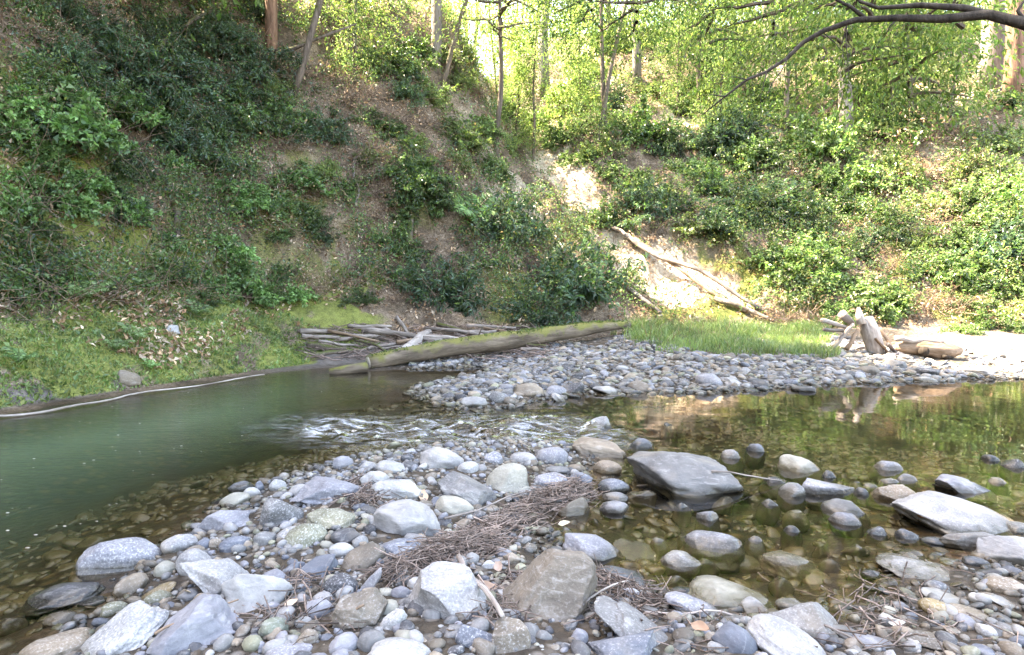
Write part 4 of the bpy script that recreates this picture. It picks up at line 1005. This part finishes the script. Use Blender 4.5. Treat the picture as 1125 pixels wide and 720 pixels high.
# ------------------------------------------------------------------ logs, driftwood, twigs
M_LOG = mat_wood('mossy log bark', (.075, .055, .04), (.21, .165, .125), 9, 1.0, moss=(.105, .10, .03), axis=True)
M_DRIFT = mat_wood('grey driftwood', (.13, .105, .09), (.32, .275, .25), 14, .8, axis=True)
M_BLEACH = mat_wood('bleached wood', (.21, .17, .15), (.50, .445, .41), 14, .9, axis=True)
M_ROT = mat_wood('brown rotten wood', (.13, .085, .055), (.33, .235, .17), 9, 1.0, axis=True)
M_CUT = mat_wood('torn wood', (.34, .29, .23), (.56, .50, .42), 14, .5)
M_HOLE_SHADE = mat_wood('hollow wood', (.012, .009, .007), (.045, .033, .025), 10, .6)  # near-black tone: shade inside the log's opening put into the colour
def log_mesh(pts, rad, seed, n=20, rough=.07, name='log', mat=None, cap=True, local=True):
    pts = np.asarray(pts, float); o = pts.mean(0); P = pts - o
    m = MB(); m.tube(P, rad, n, caps=cap); V = np.concatenate(m.V)
    k = len(P) * n; rr = np.repeat(np.broadcast_to(rad, (len(P),)), n)[:, None]; c = np.repeat(P, n, 0)
    V[:k] = c + (V[:k] - c) * (1 + rough * (fbm(V[:k] * [1, 1, 1], 2.2, 3, .5, seed) + .5 * fbm(V[:k], 8, 2, .5, seed)))[:, None]
    ln = np.concatenate([[0], np.cumsum(np.linalg.norm(np.diff(P, axis=0), axis=1))]); th_ = np.arange(n) * TAU / n; rb = np.broadcast_to(rad, (len(P),))
    ax = np.stack([(rb[:, None] * np.cos(th_)).ravel(), (rb[:, None] * np.sin(th_)).ravel(), np.repeat(ln, n)], 1); ax = np.concatenate([ax, [[0, 0, 0], [0, 0, ln[-1]]]])[:len(V)] + seed
    return mesh(name, V, [np.concatenate(f) for f in m.F.values()], mat, True, {'ax': ax}), o
def gp(u, v, lift=0.0): p = hit(u, v); p[2] = max(p[2], gz(p[0], p[1])) + lift; return p
# the big mossy log
a = pix(404, 405, .02); b_ = gp(692, 367, .06); b_[1] += .1
pts = np.array([a + (b_ - a) * t + np.array([0, 0, .07 * math.sin(math.pi * t) + .10]) for t in np.linspace(0, 1, 26)]); pts[:, 2] += .035 * np.sin(np.linspace(0, 9, 26)) * np.linspace(.3, 1, 26); pts[:, 1] += .06 * np.sin(np.linspace(1, 7, 26))
rad = np.interp(np.linspace(0, 1, 26), [0, .15, .45, .8, 1], [.125, .155, .19, .14, .08])
me, o = log_mesh(pts, rad, 3.3, 28, .13, 'bark', M_LOG)
lg = tag(empty('fallen_log', o), 'long mossy log lying across the far bank from pool to grass', 'log'); link('bark', me, lg)
n = 5200; k = rng.integers(0, 25, n); f_ = rng.uniform(0, 1, n)[:, None]; c_ = pts[k] + (pts[k + 1] - pts[k]) * f_; q_ = rng.normal(0, .9, n); keep = fbm(np.stack([c_[:, 0] * 1, q_, 0 * q_], 1), 2.2, 3) + rng.normal(0, .12, n) > -.02
r_k = (rad[k] * 1.0)[:, None]; nrm = np.stack([0 * q_, -np.sin(q_) * 1.0, np.cos(q_)], 1); P_m = c_ + nrm * r_k * .98 - o; l_ = rng.uniform(.02, .055, n)
V_, F_, C_ = leaf_quads(P_m[keep], (rng.normal(0, .7, (n, 3)) + nrm * .7)[keep], (rng.normal(0, .6, (n, 3)) + nrm)[keep], l_[keep], l_[keep] * .5, (pick('yellow', n, rng, 'bright', .3) * .62)[keep])
link('moss', mesh('moss', V_, F_, M_LEAF, False, C_), lg)
mb = MB(); d = (pts[1] - pts[0]) / np.linalg.norm(pts[1] - pts[0]); ring = MB(); ring.tube(np.array([pts[0] - d * .012, pts[0] + d * .02]) - o, [.105, .122], 22); link('broken_end', ring.build('broken_end', M_CUT), lg)
for i, t in enumerate((9, 15, 20)):
    m = MB(); s = pts[t] - o; m.tube(curve(s + [0, 0, rad[t] * .7], s + [rng.normal(0, .1), -.1, rad[t] + rng.uniform(.12, .22)], 4, .1), [.022, .016, .012, .006], 6); link('branch_stub', m.build('branch_stub', M_BARK), lg)
me, o = log_mesh([pix(362, 410, .01), pix(380, 407, .05), pix(402, 404, .07)], [.07, .095, .10], 8.8, 16, .1, 'mossy_log_piece', M_LOG)
tag(link('log_piece', me, None, o), 'short mossy log piece half sunk in the pool at the big log\'s broken end', 'log')
# driftwood heap on the mud behind the log
DW = [(330, 372, 424, 377, 5, 'D', 'grey stick along the top of the mud bank left of the heap'), (398, 370, 486, 379, 6, 'D', 'grey stick lying level behind the tilted plank'),
      (443, 394, 471, 371, 11, 'B', 'pale tilted plank leaning on the mossy log'), (428, 396, 441, 387, 8, 'D', 'short grey plank end beside the tilted plank'),
      (452, 374, 566, 384, 5, 'B', 'long pale stick lying level behind the mossy log'), (498, 386, 622, 372, 4, 'D', 'long grey stick just over the log\'s upper edge'),
      (338, 384, 376, 389, 6, 'K', 'dark stick lying in the mud at the pool corner'), (388, 380, 426, 396, 3, 'K', 'thin dark stick slanting down the mud to the log\'s end'), (418, 364, 446, 376, 5, 'D', 'short stick at the top of the driftwood heap'),
      (436, 356, 452, 377, 4, 'D', 'upright stick standing at the back of the driftwood heap'), (468, 369, 612, 379, 4, 'D', 'longest thin grey stick behind the log'), (346, 396, 388, 391, 5, 'K', 'dark stick at the muddy waterline left of the log'),
      (518, 393, 578, 378, 4, 'B', 'pale bowed stick touching the log\'s upper side'), (560, 378, 642, 369, 4, 'D', 'grey stick crossing behind the log\'s far half'), (372, 378, 412, 371, 4, 'D', 'short grey stick above the dark mud'),
      (480, 362, 540, 376, 4, 'K', 'dark stick sloping under the dark shrub'), (404, 390, 450, 381, 4, 'D', 'slim grey stick left of the tilted plank'), (470, 384, 500, 378, 5, 'K', 'short dark stick right of the tilted plank'),
      (540, 370, 600, 362, 3, 'K', 'thin dark stick below the low dark shrub'), (382, 364, 430, 368, 4, 'D', 'grey stick at the foot of the brown slope'), (350, 378, 395, 384, 3, 'D', 'thin pale grey stick on the mud beside the moss'), (500, 372, 530, 384, 4, 'D', 'short stick crossed over two long ones behind the log')]
TANGLE = []
MAT = dict(D=M_DRIFT, B=M_BLEACH, K=M_BARK, R=M_ROT)
def stick(u1, v1, u2, v2, wpx, m, label, name='driftwood_stick', cat='stick', group=None, lift=.06, wob=.04, n=9, d1=None, d2=None):
    a = gp(u1, v1, lift) if d1 is None else CAM + ray(u1, v1) * d1; b = gp(u2, v2, lift) if d2 is None else CAM + ray(u2, v2) * d2
    r = wpx * (a[1] + b[1]) / 2 / F / 2; pts = curve(a, b, n, wob)
    if d1 is None: pts[:, 2] = np.maximum(pts[:, 2], ground(pts[:, 0], pts[:, 1]) + r * .4)
    me, o = log_mesh(pts, np.linspace(r * 1.1, r * .75, n), u1 * .1, 8 if wpx < 7 else 12, .12, name, MAT[m]); return tag(link(name, me, None, o), label, cat, group)
for q in DW: stick(*q, group='driftwood sticks behind the mossy log', lift=.05 + .06 * rng.uniform())
r_ = rng
for i in range(26):   # more of the flood tangle
    u, v = r_.uniform(345, 600), r_.uniform(364, 392); L = r_.uniform(18, 60); a = r_.normal(0, .35); m = str(r_.choice(['D', 'K', 'R', 'D']))
    o = stick(u - L / 2 * math.cos(a), v - L / 2 * math.sin(a) * .5, u + L / 2 * math.cos(a), v + L / 2 * math.sin(a) * .5, r_.uniform(2, 4.5), m, None, 'driftwood_stick', 'stick', 'driftwood sticks behind the mossy log', .05 + .12 * r_.uniform())
    TANGLE.append((u, v, L, m, o))
mb = MB()
for i in range(900):
    p = hit(r_.uniform(335, 610), r_.uniform(362, 398)); a = r_.uniform(0, TAU); d = np.array([math.cos(a), .5 * math.sin(a), r_.normal(.05, .25)]) * r_.uniform(.15, .7) / 2; p = p + [0, 0, r_.uniform(.01, .14)]
    mb.tube(curve(p - d, p + d, 4, .1), np.linspace(.009, .004, 4) * r_.uniform(.6, 1.4), 4, np.array([.66, .58, .54]) * r_.uniform(.35, 1.2), caps=False)
M_NEST = mat_wood('drift twigs', (.30, .24, .215), (.56, .48, .45), 25, .2, attr=True)
tag(link('flood_twigs', mb.build('flood_twigs', M_NEST)), kind='stuff')
# slender pale branch along the left waterline
pl = [pix(u, v, .03) for u, v in ((-30, 459), (0, 455), (50, 449), (100, 441), (135, 432), (180, 427), (230, 419), (285, 411))]
t = np.linspace(0, 7, 40); P_ = np.stack([np.interp(t, range(8), [q[k] for q in pl]) for k in range(3)], 1); P_[:, 0] += .12; P_[:, 1] -= .1; P_[:, 2] = .025 + .012 * np.sin(t * 3)
me, o = log_mesh(P_, np.linspace(.017, .010, 40), 1.1, 6, .15, 'branch', M_BLEACH); tag(link('fallen_branch', me, None, o), 'long thin pale branch lying along the left waterline below the moss', 'branch')
# logs on the landslide
for q in [(662, 250, 838, 346, 5, 'D', 'long pale fallen pole lying down the length of the landslide'), (690, 262, 820, 350, 5, 'R', 'brown fallen pole beneath the long pale one on the landslide'), (690, 325, 726, 351, 5, 'D', 'short grey log poking from the grass below the landslide'),
          (845, 262, 868, 290, 5, 'B', 'pale snag leaning in the shrubs behind the grass'), (600, 205, 660, 262, 6, 'R', 'brown trunk half buried at the top of the landslide'), (785, 335, 850, 358, 5, 'D', 'grey stick at the landslide\'s foot beside the grass')]:
    stick(*q, name='fallen_pole', cat='log', lift=.12)
# roots and stems on the left bank
for q in [(186, 205, 196, 282, 9, 'K', 'dark bare root hanging over the ledge of the left bank'), (225, 285, 240, 320, 7, 'K', 'mossy root curving out of the litter above the moss'), (258, 290, 275, 312, 6, 'K', 'short dark root beside the mossy hollow'),
          (453, 245, 456, 320, 8, 'K', 'dark upright dead stem left of the fern'), (390, 180, 392, 245, 3, 'D', 'thin pale upright stalk on the brown slope'), (150, 95, 235, 20, 6, 'K', 'slanting dark stem under the upper left shrubs'), (275, 318, 300, 350, 6, 'K', 'dark root reaching down to the moss end')]:
    stick(*q, name='root', cat='root', lift=.10, wob=.07)
# bleached broken trunk with its tangle
p0 = gp(953, 388); d0 = p0[1]
def on(u, v, dd=0.0): q = ray(u, v); return CAM + q * ((d0 + dd) / q[1])
e = tag(empty('broken_trunk', p0), 'bleached broken trunk section standing askew at the end of the grass', 'broken trunk')
me, o = log_mesh([on(961, 390), on(960, 378), on(956, 364), on(951, 350)], [.16, .165, .17, .15], 6.1, 14, .16, 'trunk', M_BLEACH); link('trunk', me, e, o - p0)
me, o = log_mesh([on(946, 356, -.1), on(944, 346, -.1), on(943, 338, -.05)], [.10, .085, .03], 2.1, 8, .2, 'splinter', M_BLEACH); link('splinter', me, e, o - p0)
for q in [(915, 382, 938, 356, 5, 'B', 'pale stick leaning against the bleached trunk'), (903, 352, 930, 360, 5, 'B', 'pale stick pointing left from the bleached trunk\'s tangle'), (905, 362, 928, 364, 4, 'D', 'lower grey stick pointing left from the tangle'), (925, 345, 936, 356, 9, 'D', 'chunky grey piece atop the tangle'),
          (966, 360, 982, 385, 4, 'R', 'brown root on the far side of the bleached trunk'), (962, 372, 978, 392, 3, 'R', 'thin brown root in front of the bleached trunk'), (930, 384, 944, 362, 5, 'R', 'brown stick between leaning stick and bleached trunk'), (975, 378, 988, 392, 4, 'D', 'short grey stick between bleached trunk and hollow log')]:
    stick(*q, name='driftwood_stick', group='sticks in the tangle at the bleached trunk', d1=d0 + rng.uniform(-.2, .15), d2=d0 + rng.uniform(-.2, .15))
p = gp(1020, 394); d0 = p[1]; e = tag(empty('hollow_log', p), 'reddish brown rotten log with a dark hollow, on the gravel', 'log')
me, o = log_mesh([on(*np.array([985, 381]) + np.array([71, 5]) * t) for t in np.linspace(0, 1, 9)], [.07, .12, .15, .18, .17, .19, .17, .13, .06], 4.4, 22, .34, 'bark', M_ROT); link('bark', me, e, o - p)
me, o = log_mesh([on(1015, 386, -.24), on(1015, 386, -.10)], [.095, .10], 9.1, 12, .2, 'hollow', M_HOLE_SHADE); link('hollow', me, e, o - p)  # solid dark plugs on the log's front, painted as its shaded openings
me, o = log_mesh([on(1037, 392, -.22), on(1045, 392, -.08)], [.04, .05], 9.1, 10, .2, 'hollow', M_HOLE_SHADE); link('hollow', me, e, o - p)
stick(984, 372, 1036, 376, 6, 'B', 'pale plank lying on top of the hollow log', name='driftwood_plank', cat='plank', d1=d0 - .05, d2=d0 - .05)
# twig nest on the front bar
mb = MB(); spine = [(470, 618), (520, 600), (560, 575), (610, 552), (640, 540)]; sp2 = [(430, 640), (455, 622), (500, 610), (540, 600)]; sp3 = [(680, 700), (700, 665), (668, 650), (650, 640)]; sp4 = [(395, 560), (404, 545), (398, 530)]
dens = [(spine, 900, .075, .085), (sp2, 330, .065, .06), (sp3, 260, .13, .03), (sp4, 150, .08, .03), ([(590, 640), (560, 655), (545, 690)], 120, .08, .03), ([(300, 640), (330, 650), (345, 700)], 120, .12, .02), ([(940, 640), (1000, 690), (900, 700)], 110, .2, .015), ([(860, 520), (880, 540), (870, 505)], 90, .08, .05)]
for sp, n, sg, zh in dens:
    W = np.array([hit(u, v) for u, v in sp])
    for i in range(n):
        t = rng.uniform(0, len(W) - 1.001); k = int(t); c = W[k] + (W[k + 1] - W[k]) * (t - k); off = rng.normal(0, sg, 2); dirn = (W[k + 1] - W[k])[:2]; dirn /= np.linalg.norm(dirn)
        x, y = c[0] + off[0], c[1] + off[1] * .7; z = gz(x, y) + .02 + zh * math.exp(-(off @ off) / (sg * sg)) * rng.uniform(.2, 1.3)
        a = math.atan2(dirn[1], dirn[0]) + rng.normal(0, .7); L = rng.uniform(.05, .26); dd = np.array([math.cos(a), math.sin(a), rng.normal(0, .22)]) * L / 2; p = np.array([x, y, z])
        s = rng.uniform(.6, 1.5); mb.tube(curve(p - dd, p + dd, 4, .10), np.linspace(.0034, .0018, 4) * s, 3, np.array([.56, .51, .47]) * rng.uniform(.4, 1.3), caps=False)
tag(link('drift_twigs', mb.build('drift_twigs', M_NEST)), kind='stuff')
def rest(u, v): # nearest surface on that sight line: a stone or the ground
    p = hit(u, v); d = p - CAM; best = p
    for s in STONES:
        if abs(s['u'] - u) < s['w'] * .6 and abs(s['v'] - v) < s['h'] * .6:
            q = CAM - s['c']; A = np.array(s['r']) / 2; dn = d / A; qn = q / A; a_, b2, c2 = dn @ dn, 2 * qn @ dn, qn @ qn - 1; D_ = b2 * b2 - 4 * a_ * c2
            if D_ > 0:
                t = (-b2 - math.sqrt(D_)) / 2 / a_
                if np.linalg.norm(d * t) < np.linalg.norm(best - CAM): best = CAM + d * t
    return best
for u1, v1, u2, v2, w, m, lb in [(504, 623, 552, 692, 6, 'B', 'peeled pale stick slanting between the flat-topped boulder and the biggest boulder'), (488, 572, 612, 536, 2.2, 'D', 'long thin twig along the top of the twig nest'), (700, 536, 822, 522, 2, 'D', 'thin grey twig across the large dome boulder'),
        (782, 520, 858, 530, 2.2, 'D', 'thin twig from the dome boulder toward the slanting pool stone'), (846, 524, 900, 548, 3, 'D', 'grey twig caught on the slanting pool stone'), (708, 676, 838, 682, 3, 'B', 'bowed pale branch along the bottom shallows'), (360, 692, 400, 668, 4, 'R', 'brown twig on the brown pyramid stone'),
        (540, 590, 462, 604, 3, 'D', 'stiff twig lying beside the faceted blue stone'), (640, 668, 700, 640, 2.5, 'B', 'fine pale twig crossing near the white leaf'), (905, 690, 950, 712, 3, 'D', 'grey twig at the bottom right shallows'), (170, 700, 262, 662, 3, 'R', 'brown stem on the veined slab')]:
    up = .05 if lb.startswith('peeled') else .012; a = rest(u1, v1) + [0, 0, up]; b = rest(u2, v2) + [0, 0, up]; r = w * a[1] / F / 2
    pts = curve(a, b, 9, .04, .02); me, o = log_mesh(pts, np.linspace(r * 1.1, r * .7, 9), u1 * .1, 7, .1, 'twig', MAT[m]); tag(link('twig', me, None, o), lb, 'twig', 'twigs on the front gravel bar')
# single dry leaves
def dry_leaf(u, v, wpx, col, label):
    p = rest(u, v); s = wpx * p[1] / F; n, m = 9, 5; t = np.linspace(0, 1, n)[:, None]; q = np.linspace(-1, 1, m)[None]
    wd = .24 * np.sin(np.pi * t ** .85) ** .8 + .004; X = np.repeat((t - .5), m, 1); Y = wd * q; Z = .16 * np.abs(q) ** 1.5 * wd * 2 + .3 * (t - .5) ** 2 + .03 * np.sin(9 * t + 4 * q)
    V = np.stack([X, Y, Z], -1).reshape(-1, 3) * s; i = (np.arange(n - 1)[:, None] * m + np.arange(m - 1)[None]).ravel(); Fq = np.stack([i, i + 1, i + m + 1, i + m], 1)
    V = np.concatenate([V, V + [0, 0, .0012]]); F2 = np.concatenate([Fq[:, ::-1], Fq + n * m]); me = mesh('dry_leaf', V, F2, M_DRY, True, np.tile(np.array(col) * 1.0, (len(V), 1)))
    o = link('dry_leaf', me, None, p + [0, 0, .02]); o.rotation_euler = (.55, rng.normal(0, .25), rng.uniform(0, TAU)); return tag(o, label, 'leaf', 'dry leaves on the front bar')
for q in [(657, 657, 22, (.62, .58, .54), 'whitish dry leaf standing beside the biggest boulder'), (577, 587, 20, (.60, .54, .46), 'cream dry leaf in the twig nest behind the biggest boulder'), (620, 579, 14, (.58, .5, .38), 'pale dry leaf at the edge of the small channel'), (464, 549, 26, (.40, .28, .20), 'curled tan leaf behind the speckled granite boulder'),
          (584, 498, 13, (.6, .57, .52), 'small white leaf at the bar\'s far tip'), (534, 650, 26, (.36, .25, .19), 'brown leaf under the peeled stick'), (548, 628, 22, (.42, .32, .27), 'tan leaf between the peeled stick and the biggest boulder'), (355, 613, 14, (.38, .26, .18), 'small brown leaf below the olive egg stone'),
          (770, 695, 26, (.42, .28, .20), 'reddish brown leaf by the blue stone at the bottom edge'), (953, 500, 16, (.58, .5, .4), 'cream leaf floating on the right pool'), (1010, 572, 12, (.40, .22, .12), 'rusty leaf under the large right-hand boulder\'s flank'), (1052, 612, 14, (.45, .33, .2), 'tan leaf in front of the far-right grey stone'),
          (320, 668, 16, (.42, .30, .22), 'brown leaf beside the greenish stone near the bottom'), (205, 655, 12, (.5, .4, .3), 'tan scrap of leaf under the notched pale block'), (497, 700, 15, (.44, .30, .2), 'brown leaf beside the white bottom-edge stone'), (985, 690, 18, (.6, .56, .52), 'white leaf in the lower right cobbles')]: dry_leaf(*q)
# floating foam flecks on the pool
n = 100; u = rng.uniform(0, 470, n); v = 415 + rng.uniform(0, 1, n) ** .8 * 190; p = np.array([pix(a, b, .006) for a, b in zip(u, v)]); gd = ground(p[:, 0], p[:, 1]); p = p[gd < -.08]
V0, F0 = ICO[1]; n = len(p); S = V0[None] * (rng.uniform(.004, .010, n)[:, None, None] * np.array([1.6, .9, .35])) + p[:, None]
tag(link('foam_flecks', mesh('foam_flecks', S.reshape(-1, 3), (F0[None] + np.arange(n)[:, None, None] * len(V0)).reshape(-1, 3), M_FOAM if 'M_FOAM' in globals() else M_CUT)), kind='stuff')
# ------------------------------------------------------------------ labels
ORD = ['first', 'second', 'third', 'fourth', 'fifth', 'sixth', 'seventh', 'eighth', 'ninth', 'tenth', 'eleventh', 'twelfth', 'thirteenth', 'fourteenth', 'fifteenth', 'sixteenth', 'seventeenth', 'eighteenth', 'nineteenth', 'twentieth']
def ordinal(i): return ORD[i] if i < 20 else 'twenty-' + ORD[i - 20]
keys = [s for s in STONES if s['key']]; byl = {}
SHAPE = dict(r='rounded', a='angular', b='blocky', f='flat')
for s in STONES:
    far = s['v'] < 448 and s['u'] > 470
    tag(s['o'], None, 'boulder' if s['w'] > 60 else 'stone', 'stones on the far gravel bar' if far else 'stones on the mossy bank' if s['v'] < 450 else 'stones on the front bar and in the shallows')
    if s['label']: s['o']['label'] = s['label']; continue
    k = min(keys, key=lambda q: math.hypot(q['u'] - s['u'], 1.3 * (q['v'] - s['v'])) - .5 * q['w'] * .5)
    du, dv = s['u'] - k['u'], s['v'] - k['v']; x = '' if abs(du) < .35 * k['w'] else ('left' if du < 0 else 'right'); y = '' if abs(dv) < .35 * k['h'] else ('behind' if dv < 0 else 'in front')
    rel = {('', ''): 'touching', ('left', ''): 'left of', ('right', ''): 'right of', ('', 'behind'): 'behind', ('', 'in front'): 'in front of'}.get((x, y)) or f"{y} and {x} of"
    size = 'tiny' if s['w'] < 17 else 'small' if s['w'] < 27 else 'medium' if s['w'] < 42 else 'large'
    byl.setdefault((size, CNAME[s['colour']], SHAPE[s['style']], rel, k['key']), []).append((math.hypot(du, dv), s))
for (size, c, sh, rel, k), v in byl.items():
    v.sort(key=lambda q: q[0])
    for i, (d, s) in enumerate(v):
        s['o']['label'] = f"{size} {c} {sh} stone {rel} {k}" + (f", {'nearest' if i == 0 else ORD[i] + ' nearest'}" if len(v) > 1 else '')
def region(u, v):
    if v < 130 and u < 160: return 'in the upper left corner'
    if v < 140 and u < 330: return 'below the leaning left trunks' if u > 230 else 'on the upper left slope'
    if u < 150 and v < 260: return 'on the dark bank above the moss'
    if u < 340 and v < 240: return 'on the steep left bank'
    if u < 340: return 'on the leaf-littered slope above the moss'
    if u < 450 and v < 140: return 'high on the brown slope'
    if u < 450: return 'on the brown slope above the driftwood'
    if u < 620 and v < 70: return 'at the bright sky gap'
    if u < 620: return 'in the bright ravine'
    if u < 800 and v < 100: return 'on the ridge above the landslide'
    if u < 800: return 'on the slope right of the landslide'
    if v < 75: return 'high behind the bare branch'
    if u < 960 and v < 190: return 'under the bare branch'
    if v < 190: return 'on the upper right slope'
    if u < 960: return 'behind the grass patch'
    return 'above the right-hand gravel'
grp = {}
for q in PLANTS:
    if q['cat'] != 'tree': q['o']['group'] = 'shrubs and brush on the slopes'
    else: q['o']['group'] = 'broadleaf trees on the far slope'
    q['o']['category'] = q['cat']
    if q['label']: q['o']['label'] = q['label']
    else: grp.setdefault((q['look'], q['cat'], region(q['u'], q['v'])), []).append(q)
for (lk, ct, rg), v in grp.items():
    v.sort(key=lambda q: q['u'])
    for i, q in enumerate(v): q['o']['label'] = f"{lk} {ct} {rg}" + (f", {ordinal(i)} from the left" if len(v) > 1 else '')

by = {}
for u, v, L, m, o in TANGLE:
    k = ('long' if L > 42 else 'medium' if L > 28 else 'short', dict(D='grey', K='dark', R='brown')[m], 'left of the tilted plank' if u < 443 else 'right of the tilted plank')
    by.setdefault(k, []).append((u, o))
for (a, b, c), l in by.items():
    l.sort(key=lambda q: q[0])
    for i, (u, o) in enumerate(l): o['label'] = f"{a} {b} stick in the flood tangle {c}" + (f", {ordinal(i)} from the left" if len(l) > 1 else '')
